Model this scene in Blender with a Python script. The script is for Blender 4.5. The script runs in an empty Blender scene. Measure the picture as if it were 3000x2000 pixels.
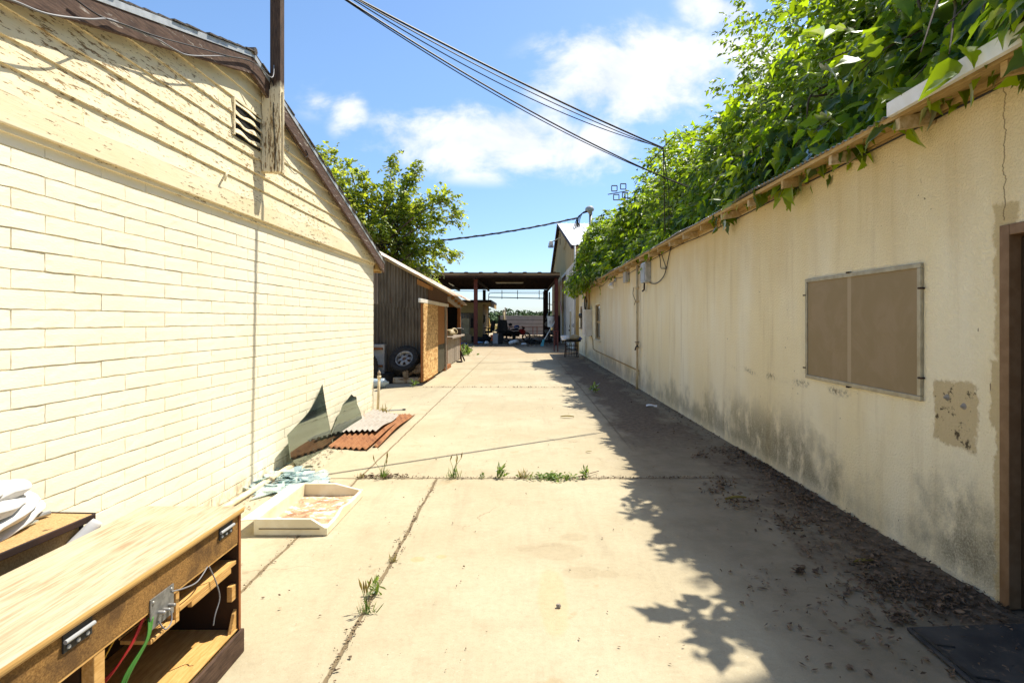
import bpy, bmesh, math, random
import numpy as np
from mathutils import Vector, Matrix, Quaternion
R = random.Random(7)
NR = np.random.default_rng(11)
scene = bpy.context.scene
COL = scene.collection

# ------------------------------------------------------------------ camera, sky, sun, exposure
F, CX, CY, CH = 1300.0, 1204.0, 735.0, 1.57      # focal length / vanishing point measured in the photograph, eye height
cam_d = bpy.data.cameras.new("camera"); cam = bpy.data.objects.new("camera", cam_d); COL.objects.link(cam)
cam.location = (0, 0, CH); cam.rotation_euler = (math.radians(90), 0, 0)
cam_d.sensor_width = 36; cam_d.lens = F / 2352 * 36
cam_d.shift_x = -(CX - 1176) / 2352; cam_d.shift_y = -(784 - CY) / 2352
cam_d.clip_start = 0.05; cam_d.clip_end = 3000
scene.camera = cam
SUN = Vector((1.0, 0.80, 2.4)).normalized()
scene.view_settings.view_transform = 'Standard'; scene.view_settings.look = 'None'
scene.view_settings.exposure = 0.70; scene.view_settings.gamma = 1.0
sun_d = bpy.data.lights.new("sun", 'SUN'); sun_d.energy = 5.0; sun_d.angle = math.radians(0.5); sun_d.color = (1.0, 0.93, 0.80)
sun_o = bpy.data.objects.new("sun", sun_d); COL.objects.link(sun_o)
sun_o.rotation_euler = SUN.to_track_quat('Z', 'Y').to_euler(); sun_o.location = (20, 16, 48)
world = bpy.data.worlds.new("World"); scene.world = world; world.use_nodes = True
wt = world.node_tree; wt.nodes.clear()

def node(nt, typ, ins=None, **props):
    n = nt.nodes.new(typ)
    for k, v in props.items(): setattr(n, k, v)
    for k, v in (ins or {}).items():
        s = n.inputs[k]
        if isinstance(v, bpy.types.NodeSocket): nt.links.new(v, s)
        else:
            if s.type == 'RGBA' and len(v) == 3: v = (*v, 1)
            s.default_value = v
    return n
def math_(nt, op, a, b=0.0, c=None, clamp=False):
    ins = {0: a, 1: b}
    if c is not None: ins[2] = c
    return node(nt, 'ShaderNodeMath', ins, operation=op, use_clamp=clamp).outputs[0]
def noise(nt, vec, scale, detail=4, rough=.55, dist=0):
    return node(nt, 'ShaderNodeTexNoise', {'Vector': vec, 'Scale': scale, 'Detail': detail, 'Roughness': rough, 'Distortion': dist}).outputs[0]
def ramp(nt, fac, lo, hi, a=0.0, b=1.0, smooth=True):
    return node(nt, 'ShaderNodeMapRange', {'Value': fac, 'From Min': lo, 'From Max': hi, 'To Min': a, 'To Max': b},
                interpolation_type='SMOOTHSTEP' if smooth else 'LINEAR').outputs[0]
def mix(nt, fac, a, b, blend='MIX'):
    n = nt.nodes.new('ShaderNodeMix'); n.data_type = 'RGBA'; n.blend_type = blend
    for s, v in ((n.inputs[0], fac), (n.inputs[6], a), (n.inputs[7], b)):
        if isinstance(v, bpy.types.NodeSocket): nt.links.new(v, s)
        else: s.default_value = (*v, 1) if (s.type == 'RGBA' and len(v) == 3) else v
    return n.outputs[2]
def scl(nt, vec, s, loc=(0, 0, 0), rot=(0, 0, 0)):
    return node(nt, 'ShaderNodeMapping', {'Vector': vec, 'Scale': s, 'Location': loc, 'Rotation': rot}).outputs[0]

def build_sky():
    nt = wt
    sky = node(nt, 'ShaderNodeTexSky', sky_type='NISHITA', sun_disc=False, sun_elevation=math.asin(SUN.z),
               sun_rotation=math.atan2(SUN.x, SUN.y), altitude=50, air_density=1.0, dust_density=0.7, ozone_density=2.2)
    d = node(nt, 'ShaderNodeTexCoord').outputs['Generated']
    x, y, z = [node(nt, 'ShaderNodeSeparateXYZ', {0: d}).outputs[i] for i in range(3)]
    ya = math_(nt, 'MAXIMUM', math_(nt, 'ABSOLUTE', y), .08)
    u, v = math_(nt, 'DIVIDE', x, ya), math_(nt, 'DIVIDE', z, ya)
    p = node(nt, 'ShaderNodeCombineXYZ', {0: u, 1: v, 2: math_(nt, 'MULTIPLY', y, .2)}).outputs[0]
    big = noise(nt, scl(nt, p, (1, 1.35, 1)), 5.5, 7, .58, .3)
    fine = noise(nt, scl(nt, p, (1, 1.6, 1)), 14, 6, .6, .2)
    tot = None
    for (px, py, rx, ry, k) in ((1460, 175, 330, 165, 1.0), (1360, 130, 190, 100, .8), (1150, 325, 390, 115, .95), (1330, 335, 280, 105, .85), (1000, 350, 150, 65, .65),
                                (800, 262, 70, 90, .50), (735, 225, 90, 70, .36), (1650, 20, 130, 90, .7), (895, 305, 80, 90, .5), (1700, 120, 160, 130, .6)):
        du = math_(nt, 'MULTIPLY', math_(nt, 'SUBTRACT', u, (px - CX) / F), F / rx)
        dv = math_(nt, 'MULTIPLY', math_(nt, 'SUBTRACT', v, (CY - py) / F), F / ry)
        r = math_(nt, 'SQRT', math_(nt, 'ADD', math_(nt, 'MULTIPLY', du, du), math_(nt, 'MULTIPLY', dv, dv)))
        m = math_(nt, 'MULTIPLY', math_(nt, 'SUBTRACT', 1.0, r, clamp=True), k)
        tot = m if tot is None else math_(nt, 'MAXIMUM', tot, m)
    s = math_(nt, 'ADD', math_(nt, 'MULTIPLY', tot, .95), math_(nt, 'MULTIPLY', math_(nt, 'SUBTRACT', big, .5), 2.4))
    s = math_(nt, 'ADD', s, math_(nt, 'MULTIPLY', math_(nt, 'SUBTRACT', fine, .5), .7))
    cl = math_(nt, 'MULTIPLY', ramp(nt, s, .08, .74), ramp(nt, tot, .0, .32))
    cl = math_(nt, 'MULTIPLY', cl, .86)
    lift = mix(nt, ramp(nt, v, .0, .50, 1, 0), (1, 1, 1), (.70, .79, 1.0))      # pale air low over the field
    base = mix(nt, 1.0, node(nt, 'ShaderNodeHueSaturation', {'Saturation': 1.12, 'Value': 1.70, 'Color': sky.outputs[0]}).outputs[0], lift, 'MULTIPLY')
    c = mix(nt, cl, base, mix(nt, ramp(nt, big, .35, .6), (7.2, 7.5, 8.4), (9.0, 9.0, 9.2)))
    bg = node(nt, 'ShaderNodeBackground', {'Color': c, 'Strength': 0.080})
    out = node(nt, 'ShaderNodeOutputWorld'); nt.links.new(bg.outputs[0], out.inputs[0])
build_sky()

# ------------------------------------------------------------------ measuring: a photograph point on a known real plane
def at(px, py, y): return Vector(((px - CX) / F * y, y, CH - (py - CY) / F * y))
def gnd(px, py, z=0.0): return at(px, py, F * (CH - z) / (py - CY))
def onx(px, py, X): return at(px, py, F * X / (px - CX))

# ------------------------------------------------------------------ mesh helpers
class MB:
    def __init__(s): s.v = []; s.f = []
    def add(s, vs, fs):
        n = len(s.v); s.v += [tuple(p) for p in vs]; s.f += [tuple(i + n for i in f) for f in fs]; return s
    def box(s, x0, x1, y0, y1, z0, z1):
        return s.add([(x, y, z) for z in (z0, z1) for y in (y0, y1) for x in (x0, x1)],
                     [(0, 2, 3, 1), (4, 5, 7, 6), (0, 1, 5, 4), (2, 6, 7, 3), (0, 4, 6, 2), (1, 3, 7, 5)])
    def obox(s, c, size, rot=None):
        q = rot or Matrix.Identity(3); c = Vector(c)
        vs = [c + q @ Vector((sx * size[0] / 2, sy * size[1] / 2, sz * size[2] / 2)) for sz in (-1, 1) for sy in (-1, 1) for sx in (-1, 1)]
        return s.add(vs, [(0, 2, 3, 1), (4, 5, 7, 6), (0, 1, 5, 4), (2, 6, 7, 3), (0, 4, 6, 2), (1, 3, 7, 5)])
    def bar(s, a, b, w, h, up=(0, 0, 1)):
        a, b = Vector(a), Vector(b); d = (b - a); L = d.length; d.normalize()
        sd = d.cross(Vector(up))
        if sd.length < 1e-4: sd = d.cross(Vector((1, 0, 0)))
        sd.normalize(); u = sd.cross(d)
        return s.obox((a + b) / 2, (w, L, h), Matrix((sd, d, u)).transposed())
    def tube(s, pts, r, n=8, cap=True):
        pts = [Vector(p) for p in pts]; rr = r if isinstance(r, (list, tuple)) else [r] * len(pts)
        base = len(s.v); prev = None
        for i, p in enumerate(pts):
            t = (pts[min(i + 1, len(pts) - 1)] - pts[max(i - 1, 0)]).normalized()
            if prev is None:
                a = t.cross(Vector((0, 0, 1)))
                if a.length < 1e-3: a = t.cross(Vector((0, 1, 0)))
            else: a = prev - t * prev.dot(t)
            if a.length < 1e-5: a = t.orthogonal()
            a.normalize(); prev = a; b = t.cross(a)
            for k in range(n):
                th = 2 * math.pi * k / n
                s.v.append(tuple(p + (a * math.cos(th) + b * math.sin(th)) * rr[i]))
        for i in range(len(pts) - 1):
            for k in range(n):
                k2 = (k + 1) % n
                s.f.append((base + i * n + k, base + i * n + k2, base + (i + 1) * n + k2, base + (i + 1) * n + k))
        if cap:
            s.f.append(tuple(base + k for k in reversed(range(n)))); s.f.append(tuple(base + (len(pts) - 1) * n + k for k in range(n)))
        return s
    def lathe(s, prof, c, axis=(0, 0, 1), n=24, closed=False):
        ax = Vector(axis).normalized(); a = ax.orthogonal().normalized(); b = ax.cross(a); c = Vector(c); base = len(s.v)
        for (r, h) in prof:
            for k in range(n):
                th = 2 * math.pi * k / n
                s.v.append(tuple(c + ax * h + (a * math.cos(th) + b * math.sin(th)) * max(r, 1e-4)))
        m = len(prof)
        for i in range(m if closed else m - 1):
            j = (i + 1) % m
            for k in range(n):
                k2 = (k + 1) % n
                s.f.append((base + i * n + k, base + i * n + k2, base + j * n + k2, base + j * n + k))
        return s
    def prism(s, poly, d):                       # polygon of 3-D points pushed along d
        n = len(poly); d = Vector(d)
        return s.add(list(poly) + [Vector(p) + d for p in poly],
                     [tuple(reversed(range(n))), tuple(range(n, 2 * n))] + [(i, (i + 1) % n, n + (i + 1) % n, n + i) for i in range(n)])
    def grid(s, nu, nv, fn):
        base = len(s.v)
        for j in range(nv + 1):
            for i in range(nu + 1): s.v.append(tuple(fn(i / nu, j / nv)))
        for j in range(nv):
            for i in range(nu):
                a = base + j * (nu + 1) + i; s.f.append((a, a + 1, a + nu + 2, a + nu + 1))
        return s
    def blob(s, c, r, n=14, m=9, amp=.15, seed=0, squash=None):
        rr = random.Random(seed); ph = [rr.uniform(0, 6.28) for _ in range(6)]
        r = r if isinstance(r, (tuple, list)) else (r, r, r); base = len(s.v)
        for j in range(m + 1):
            th = math.pi * j / m
            for i in range(n):
                a = 2 * math.pi * i / n
                k = 1 + amp * (math.sin(3 * a + ph[0] + 2 * th) * .5 + math.sin(2 * th * 2 + a + ph[1]) * .5 + math.sin(5 * a + ph[2]) * .25) * math.sin(th)
                z = math.cos(th) * r[2] * k
                if squash is not None: z = max(z, squash)
                s.v.append((c[0] + math.sin(th) * math.cos(a) * r[0] * k, c[1] + math.sin(th) * math.sin(a) * r[1] * k, c[2] + z))
        for j in range(m):
            for i in range(n):
                i2 = (i + 1) % n
                s.f.append((base + j * n + i, base + (j + 1) * n + i, base + (j + 1) * n + i2, base + j * n + i2))
        return s

def wloc(o):
    p = Vector((0, 0, 0))
    while o is not None: p += o.location; o = o.parent
    return p
def obj(name, mb, mat, parent=None, loc=None, smooth=False, bevel=0.0, auto=None, thick=0.0, sub=0, label=None):
    if isinstance(mb, tuple): v, f = mb
    else: v, f = mb.v, mb.f
    off = wloc(parent) if parent is not None else Vector(loc or (0, 0, 0))
    me = bpy.data.meshes.new(name)
    if isinstance(v, np.ndarray): v = (v - np.array(off)[None, :]).tolist()
    else: v = [(p[0] - off.x, p[1] - off.y, p[2] - off.z) for p in v]
    me.from_pydata(v, [], f); me.update()
    if smooth or auto is not None:
        me.polygons.foreach_set('use_smooth', [True] * len(me.polygons))
        if auto is not None: me.set_sharp_from_angle(angle=math.radians(auto))
    o = bpy.data.objects.new(name, me); COL.objects.link(o)
    if parent is not None: o.parent = parent
    else: o.location = off
    me.materials.append(mat)
    if thick: m = o.modifiers.new('solid', 'SOLIDIFY'); m.thickness = thick; m.offset = 0
    if bevel: m = o.modifiers.new('bevel', 'BEVEL'); m.width = bevel; m.segments = 2; m.limit_method = 'ANGLE'; m.angle_limit = math.radians(40)
    if sub: m = o.modifiers.new('sub', 'SUBSURF'); m.levels = sub; m.render_levels = sub
    if label: o['label'] = label
    return o
def fast_mesh(name, V, loops, starts, mat, parent=None, smooth=False):
    off = np.array(wloc(parent)) if parent is not None else np.zeros(3)
    me = bpy.data.meshes.new(name)
    me.vertices.add(len(V)); me.vertices.foreach_set('co', (V - off).astype(np.float32).ravel())
    me.loops.add(len(loops)); me.loops.foreach_set('vertex_index', loops.astype(np.int32))
    me.polygons.add(len(starts)); me.polygons.foreach_set('loop_start', starts.astype(np.int32))
    me.update(calc_edges=True); me.validate()
    if smooth: me.polygons.foreach_set('use_smooth', [True] * len(me.polygons))
    me.materials.append(mat)
    o = bpy.data.objects.new(name, me); COL.objects.link(o)
    if parent is not None: o.parent = parent
    return o
def tag(o, label=None, cat=None, group=None, kind=None):
    for k, v in (('label', label), ('category', cat), ('group', group), ('kind', kind)):
        if v: o[k] = v
    return o
def thing(name, label, cat, loc=(0, 0, 0), group=None):
    o = bpy.data.objects.new(name, None); COL.objects.link(o); o.location = loc; o.empty_display_size = .1
    return tag(o, label, cat, group)
def dup(root, loc, rotz=0.0, label=None, scale=1.0):
    r = root.copy(); COL.objects.link(r); r.location = loc; r.rotation_euler = (0, 0, rotz); r.scale = (scale,) * 3
    if label: r['label'] = label
    for ch in list(root.children):
        c = ch.copy(); COL.objects.link(c); c.parent = r
        for g in list(ch.children):
            d = g.copy(); COL.objects.link(d); d.parent = c
    return r
def sag(a, b, s, n=24):
    a, b = Vector(a), Vector(b); return [a.lerp(b, i / n) - Vector((0, 0, s * 4 * (i / n) * (1 - i / n))) for i in range(n + 1)]
def smooth_path(pts, k=6):
    pts = [Vector(p) for p in pts]; out = []
    for i in range(len(pts) - 1):
        p0, p1, p2, p3 = pts[max(i - 1, 0)], pts[i], pts[i + 1], pts[min(i + 2, len(pts) - 1)]
        for j in range(k):
            t = j / k
            out.append(.5 * ((2 * p1) + (p2 - p0) * t + (2 * p0 - 5 * p1 + 4 * p2 - p3) * t * t + (3 * p1 - p0 - 3 * p2 + p3) * t ** 3))
    return out + [pts[-1]]

# ------------------------------------------------------------------ materials
def newmat(name):
    m = bpy.data.materials.new(name); m.use_nodes = True
    return m, m.node_tree, m.node_tree.nodes['Principled BSDF']
def coords(nt, which='obj'):
    if which == 'obj': return node(nt, 'ShaderNodeTexCoord').outputs['Object']
    return node(nt, 'ShaderNodeNewGeometry').outputs['Position']
def bump(nt, bs, h, strength=.3, dist=.01):
    b = node(nt, 'ShaderNodeBump', {'Height': h, 'Strength': strength, 'Distance': dist}); nt.links.new(b.outputs[0], bs.inputs['Normal'])
def setc(nt, bs, col, rough=.8, metal=0.0, spec=.3):
    s = bs.inputs['Base Color']
    if isinstance(col, bpy.types.NodeSocket): nt.links.new(col, s)
    else: s.default_value = (*col, 1)
    if isinstance(rough, bpy.types.NodeSocket): nt.links.new(rough, bs.inputs['Roughness'])
    else: bs.inputs['Roughness'].default_value = rough
    bs.inputs['Metallic'].default_value = metal; bs.inputs['Specular IOR Level'].default_value = spec
def surf(name, a, b=None, scale=8, stretch=(1, 1, 1), lo=.35, hi=.65, rough=.75, metal=0.0, spec=.3, bmp=.25, bscale=40, bdist=.004,
         spots=None, sscale=25, sthr=.62, w='obj'):
    m, nt, bs = newmat(name); p = coords(nt, w); q = scl(nt, p, stretch)
    c = a
    if b is not None: c = mix(nt, ramp(nt, noise(nt, q, scale, 5), lo, hi), a, b)
    if spots is not None: c = mix(nt, ramp(nt, noise(nt, q, sscale, 5, .65), sthr, sthr + .06), c, spots)
    setc(nt, bs, c, rough, metal, spec)
    if bmp: bump(nt, bs, noise(nt, q, bscale, 4), bmp, bdist)
    return m

def m_block():
    m, nt, bs = newmat('cream_block_paint'); p = coords(nt, 'world')
    c = mix(nt, ramp(nt, noise(nt, p, 1.3, 5), .3, .7), (.86, .79, .60), (.90, .84, .67))
    c = mix(nt, ramp(nt, noise(nt, p, 26, 5, .7), .66, .74, 0, .5), c, (.52, .39, .18))
    low = node(nt, 'ShaderNodeSeparateXYZ', {0: p}).outputs[2]
    dirt = math_(nt, 'MULTIPLY', ramp(nt, low, .0, .22, 1, 0), ramp(nt, noise(nt, scl(nt, p, (1, 1, .5)), 9, 6, .7), .42, .62))
    c = mix(nt, math_(nt, 'MULTIPLY', dirt, .75), c, (.38, .27, .12))
    isl = node(nt, 'ShaderNodeNewGeometry').outputs['Random Per Island']
    c = mix(nt, math_(nt, 'MULTIPLY', isl, .16), c, (.92, .86, .68))
    setc(nt, bs, c, .62, 0, .3)
    h = math_(nt, 'ADD', math_(nt, 'MULTIPLY', noise(nt, p, 18, 4), .6), noise(nt, scl(nt, p, (1, .35, 1)), 130, 4, .6))
    bump(nt, bs, h, .28, .006); return m
def m_siding(name='peeling_cream_siding', amt=.0, post=False):
    m, nt, bs = newmat(name); p = coords(nt, 'world')
    st = (1, 1, .16) if post else (1, .20, 1)
    isl = node(nt, 'ShaderNodeNewGeometry').outputs['Random Per Island']
    sh = node(nt, 'ShaderNodeCombineXYZ', {0: 0.0, 1: math_(nt, 'MULTIPLY', isl, 37.0), 2: 0.0}).outputs[0]
    q = scl(nt, node(nt, 'ShaderNodeVectorMath', {0: p, 1: sh}, operation='ADD').outputs[0], st)
    fl = noise(nt, q, 62, 8, .70)
    big = noise(nt, scl(nt, p, (1, .5, 1)), 1.7, 4)
    gr = noise(nt, scl(nt, q, (1, .35, 1.2)), 120, 5, .6)
    thr = math_(nt, 'ADD', ramp(nt, big, .3, .7, -.0, .09), fl)
    peel = ramp(nt, thr, .625 - amt, .665 - amt)
    paint = mix(nt, ramp(nt, noise(nt, q, 6, 4), .3, .7), (.82, .70, .45), (.87, .78, .56))
    wood = mix(nt, ramp(nt, gr, .35, .65), (.16, .095, .04), (.42, .29, .14))
    c = mix(nt, math_(nt, 'MULTIPLY', ramp(nt, gr, .50, .72), .22), paint, (.58, .40, .17))
    c = mix(nt, peel, c, wood)
    setc(nt, bs, c, .7, 0, .25)
    h = math_(nt, 'ADD', math_(nt, 'MULTIPLY', gr, .7), math_(nt, 'MULTIPLY', peel, -1.0))
    bump(nt, bs, h, .5, .003); return m
def m_wornwood(name, a, b, flake, thr=.60, axis='y', grain=90):
    m, nt, bs = newmat(name); p = coords(nt, 'world')
    st = {'y': (1, .12, 1), 'z': (1, 1, .12), 'x': (.12, 1, 1)}[axis]
    q = scl(nt, p, st); gr = noise(nt, q, grain, 6, .65)
    c = mix(nt, ramp(nt, gr, .3, .7), a, b)
    if flake is not None: c = mix(nt, ramp(nt, noise(nt, q, 38, 7, .75), thr, thr + .05), c, flake)
    setc(nt, bs, c, .8, 0, .25); bump(nt, bs, gr, .5, .004); return m
def m_stucco():
    m, nt, bs = newmat('cream_stucco'); p = coords(nt, 'world')
    x, y, z = [node(nt, 'ShaderNodeSeparateXYZ', {0: p}).outputs[i] for i in range(3)]
    c = mix(nt, ramp(nt, noise(nt, scl(nt, p, (1, 1, .35)), 1.4, 5), .3, .7), (.90, .77, .48), (.94, .85, .62))
    c = mix(nt, ramp(nt, noise(nt, scl(nt, p, (1, 3.0, .25)), 2.2, 6, .6), .50, .74, 0, .30), c, (.55, .41, .21))
    # water streaks and mould climbing from the foot of the wall
    streak = noise(nt, scl(nt, p, (1, 1.8, 1.15)), 2.3, 9, .72)
    patch = noise(nt, p, .85, 5, .6)
    hgt = math_(nt, 'ADD', math_(nt, 'MULTIPLY', ramp(nt, patch, .36, .60), .50), .13)
    mould = ramp(nt, math_(nt, 'SUBTRACT', z, hgt), -.34, .20, 1, 0)
    base = ramp(nt, z, .0, .14, .35, 1)
    mould = math_(nt, 'MULTIPLY', mould, ramp(nt, y, 4, 13, 1, .55))
    mould = math_(nt, 'MULTIPLY', math_(nt, 'MULTIPLY', mould, base), ramp(nt, streak, .30, .54))
    mould = math_(nt, 'MULTIPLY', mould, ramp(nt, noise(nt, p, 75, 5, .7), .30, .60, .6, 1))
    c = mix(nt, math_(nt, 'MULTIPLY', mould, .76), c, (.095, .078, .042))
    c = mix(nt, math_(nt, 'MULTIPLY', ramp(nt, math_(nt, 'ADD', z, math_(nt, 'MULTIPLY', noise(nt, scl(nt, p, (1, 2, .5)), 1.5, 5), 1.2)), 2.2, 3.5), .55), c, (.60, .40, .13))  # golden water stain under the eave, with warm bounce light painted in
    # stain line under the window
    dz = math_(nt, 'ABSOLUTE', math_(nt, 'SUBTRACT', z, math_(nt, 'ADD', .93, math_(nt, 'MULTIPLY', noise(nt, scl(nt, p, (1, 1, .1)), 3, 3), .08))))
    ln = math_(nt, 'MULTIPLY', ramp(nt, dz, .0, .05, 1, 0), math_(nt, 'MULTIPLY', ramp(nt, y, 4.3, 4.8), ramp(nt, y, 6.4, 7.4, 1, 0)))
    c = mix(nt, math_(nt, 'MULTIPLY', math_(nt, 'MULTIPLY', ln, math_(nt, 'MULTIPLY', ramp(nt, noise(nt, p, 30, 5, .7), .42, .6), ramp(nt, noise(nt, p, 3.1, 4, .6), .45, .6))), .8), c, (.16, .12, .06))
    # bare patch where a plate was removed beside the door, and a strip along the door frame
    wob = math_(nt, 'MULTIPLY', math_(nt, 'SUBTRACT', noise(nt, p, 6, 7, .7), .5), .17)
    yy = math_(nt, 'ADD', y, wob); zz = math_(nt, 'ADD', z, wob)
    def band(v, a, b, s=.012): return math_(nt, 'MULTIPLY', ramp(nt, v, a - s, a + s), ramp(nt, v, b - s, b + s, 1, 0))
    patchm = math_(nt, 'MULTIPLY', band(yy, 3.29, 3.63), band(zz, .80, 1.19))
    strip = math_(nt, 'MULTIPLY', band(yy, 3.0, 3.20), band(zz, .0, 1.36))
    strip2 = math_(nt, 'MULTIPLY', band(yy, 3.0, 3.165), band(zz, .0, 2.2))
    pm = math_(nt, 'MAXIMUM', patchm, math_(nt, 'MAXIMUM', math_(nt, 'MULTIPLY', strip, band(zz, .98, 1.4)), strip2))
    c = mix(nt, math_(nt, 'MULTIPLY', pm, .75), c, (.52, .39, .19))
    grime = math_(nt, 'MULTIPLY', patchm, ramp(nt, noise(nt, p, 13, 6, .72), .55, .63))
    c = mix(nt, math_(nt, 'MULTIPLY', grime, .9), c, (.05, .035, .02))
    c = mix(nt, ramp(nt, noise(nt, p, 9.3, 3, .4, 2.0), .765, .775, 0, .8), c, (.13, .07, .035))
    # crack from the door corner
    cr = math_(nt, 'ABSOLUTE', math_(nt, 'SUBTRACT', y, math_(nt, 'ADD', 3.10, math_(nt, 'MULTIPLY', math_(nt, 'SUBTRACT', noise(nt, scl(nt, p, (0, 0, 1)), 11, 5, .7), .5), .10))))
    c = mix(nt, math_(nt, 'MULTIPLY', ramp(nt, cr, .0015, .006, .8, 0), ramp(nt, z, 2.11, 2.12)), c, (.16, .10, .04))
    setc(nt, bs, c, .9, 0, .15)
    sp = noise(nt, p, 62, 3, .6); fine = noise(nt, p, 160, 3, .6)
    h = math_(nt, 'ADD', math_(nt, 'MULTIPLY', ramp(nt, sp, .40, .62), .8), math_(nt, 'MULTIPLY', fine, .5))
    bump(nt, bs, h, .7, .010); return m
def m_concrete():
    m, nt, bs = newmat('old_concrete'); p = coords(nt, 'world')
    x, y, z = [node(nt, 'ShaderNodeSeparateXYZ', {0: p}).outputs[i] for i in range(3)]
    c = mix(nt, ramp(nt, noise(nt, p, .55, 6, .6), .3, .7), (.38, .325, .215), (.45, .395, .275))
    c = mix(nt, ramp(nt, noise(nt, p, 3.2, 7, .72), .46, .72, 0, .42), c, (.31, .255, .165))
    c = mix(nt, ramp(nt, noise(nt, scl(nt, p, (2.6, .22, 1)), 1.6, 7, .7), .50, .72, 0, .34), c, (.27, .225, .15))
    c = mix(nt, ramp(nt, noise(nt, scl(nt, p, (1, .8, 1)), 1.1, 8, .75), .60, .66, 0, .22), c, (.56, .50, .39))
    c = mix(nt, ramp(nt, noise(nt, p, 1.7, 3, .5, 1.5), .66, .70, 0, .35), c, (.34, .24, .12))
    c = mix(nt, ramp(nt, noise(nt, p, 110, 4, .75), .52, .72, 0, .5), c, (.25, .19, .12))
    c = mix(nt, ramp(nt, noise(nt, p, 38, 4, .7), .60, .70, 0, .35), c, (.58, .52, .40))
    c = mix(nt, ramp(nt, noise(nt, p, 9, 5, .8), .70, .75, 0, .55), c, (.30, .18, .07))
    def ell(cx, cy, rx, ry):
        a = math_(nt, 'MULTIPLY', math_(nt, 'SUBTRACT', x, cx), 1 / rx); b = math_(nt, 'MULTIPLY', math_(nt, 'SUBTRACT', y, cy), 1 / ry)
        r = math_(nt, 'SQRT', math_(nt, 'ADD', math_(nt, 'MULTIPLY', a, a), math_(nt, 'MULTIPLY', b, b)))
        return ramp(nt, math_(nt, 'ADD', r, math_(nt, 'MULTIPLY', math_(nt, 'SUBTRACT', noise(nt, p, 6, 4), .5), .6)), .75, 1.05, 1, 0)
    st = None
    for e in ((.22, 3.85, .20, .16), (.36, 3.52, .13, .10), (.36, 4.1, .10, .08), (.02, 3.9, .08, .07), (.52, 3.5, .08, .06)):
        v = ell(*e); st = v if st is None else math_(nt, 'MAXIMUM', st, v)
    c = mix(nt, math_(nt, 'MULTIPLY', st, .26), c, (.27, .21, .125))
    rust = math_(nt, 'MAXIMUM', ell(-.70, 3.72, .055, .05), math_(nt, 'MAXIMUM', ell(-.55, 3.76, .04, .035), math_(nt, 'MULTIPLY', ell(.16, 3.2, .09, .45), .55)))
    c = mix(nt, math_(nt, 'MULTIPLY', rust, .32), c, (.52, .29, .08))
    # joints
    wv = math_(nt, 'MULTIPLY', math_(nt, 'SUBTRACT', noise(nt, p, 3.5, 5, .7), .5), .05)
    def line(v, c0, w, gate=None):
        d = math_(nt, 'ABSOLUTE', math_(nt, 'SUBTRACT', math_(nt, 'ADD', v, wv), c0))
        r = ramp(nt, d, w * .5, w, 1, 0)
        return r if gate is None else math_(nt, 'MULTIPLY', r, gate)
    near = ramp(nt, y, 5.60, 5.61, 1, 0); inner = ramp(nt, x, 1.32, 1.33, 1, 0)
    js = [line(y, 5.62, .020), line(y, 13.2, .03, inner), line(y, 18.1, .03), line(y, 9.45, .012, ramp(nt, x, -1.66, -1.65, 1, 0)), line(x, -.865, .014, near), line(x, -1.64, .013),
          line(x, 1.31, .018, ramp(nt, y, 6.5, 8, 0, .8)), line(y, 26.0, .03)]
    j = js[0]
    for k in js[1:]: j = math_(nt, 'MAXIMUM', j, k)
    c = mix(nt, math_(nt, 'MULTIPLY', j, .85), c, (.15, .105, .055))
    # hairline cracks
    vor = node(nt, 'ShaderNodeTexVoronoi', {'Vector': node(nt, 'ShaderNodeVectorMath', {0: p, 1: node(nt, 'ShaderNodeTexNoise', {'Vector': p, 'Scale': 1.6, 'Detail': 6}).outputs[1]}, operation='ADD').outputs[0], 'Scale': .42}, feature='DISTANCE_TO_EDGE').outputs[0]
    crk = math_(nt, 'MULTIPLY', ramp(nt, vor, .0012, .004, 1, 0), ramp(nt, noise(nt, p, .8, 3), .5, .6))
    c = mix(nt, math_(nt, 'MULTIPLY', crk, .5), c, (.2, .14, .08))
    # blown-in soil along the right hand wall and towards the yard, plus painted eave shade
    nn = noise(nt, scl(nt, p, (1, .45, 1)), 1.9, 7, .65)
    edge = math_(nt, 'ADD', x, math_(nt, 'MULTIPLY', math_(nt, 'SUBTRACT', nn, .5), 1.7))
    d1 = math_(nt, 'MULTIPLY', math_(nt, 'MULTIPLY', ramp(nt, edge, 1.25, 1.6), ramp(nt, edge, 2.15, 2.45, 1, 0)), ramp(nt, y, 5.5, 8.5))
    d2 = math_(nt, 'MULTIPLY', math_(nt, 'MULTIPLY', ramp(nt, edge, 1.9, 2.3), ramp(nt, y, 5.5, 8.0, 1, .12)), .97)
    d3 = ramp(nt, math_(nt, 'ADD', y, math_(nt, 'MULTIPLY', math_(nt, 'SUBTRACT', nn, .5), 14)), 19, 27, 0, .75)
    d4 = ramp(nt, y, 30.5, 33.5)
    grey = ramp(nt, math_(nt, 'ADD', x, math_(nt, 'MULTIPLY', math_(nt, 'SUBTRACT', noise(nt, scl(nt, p, (1, .5, 1)), 1.1, 5, .6), .5), 1.3)), .75, 1.6, 0, .70)  # grimy film on the right, darkened further to deepen the eave's shade
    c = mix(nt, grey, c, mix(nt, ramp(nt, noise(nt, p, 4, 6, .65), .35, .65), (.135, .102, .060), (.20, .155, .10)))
    c = mix(nt, ramp(nt, noise(nt, p, 26, 7, .75), .42, .70, 0, .22), c, (.21, .175, .11))
    soil = mix(nt, ramp(nt, noise(nt, p, 14, 6, .7), .35, .65), (.06, .042, .027), (.17, .12, .078))
    c = mix(nt, math_(nt, 'MULTIPLY', math_(nt, 'MAXIMUM', d1, d2), .86), c, soil)
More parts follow.
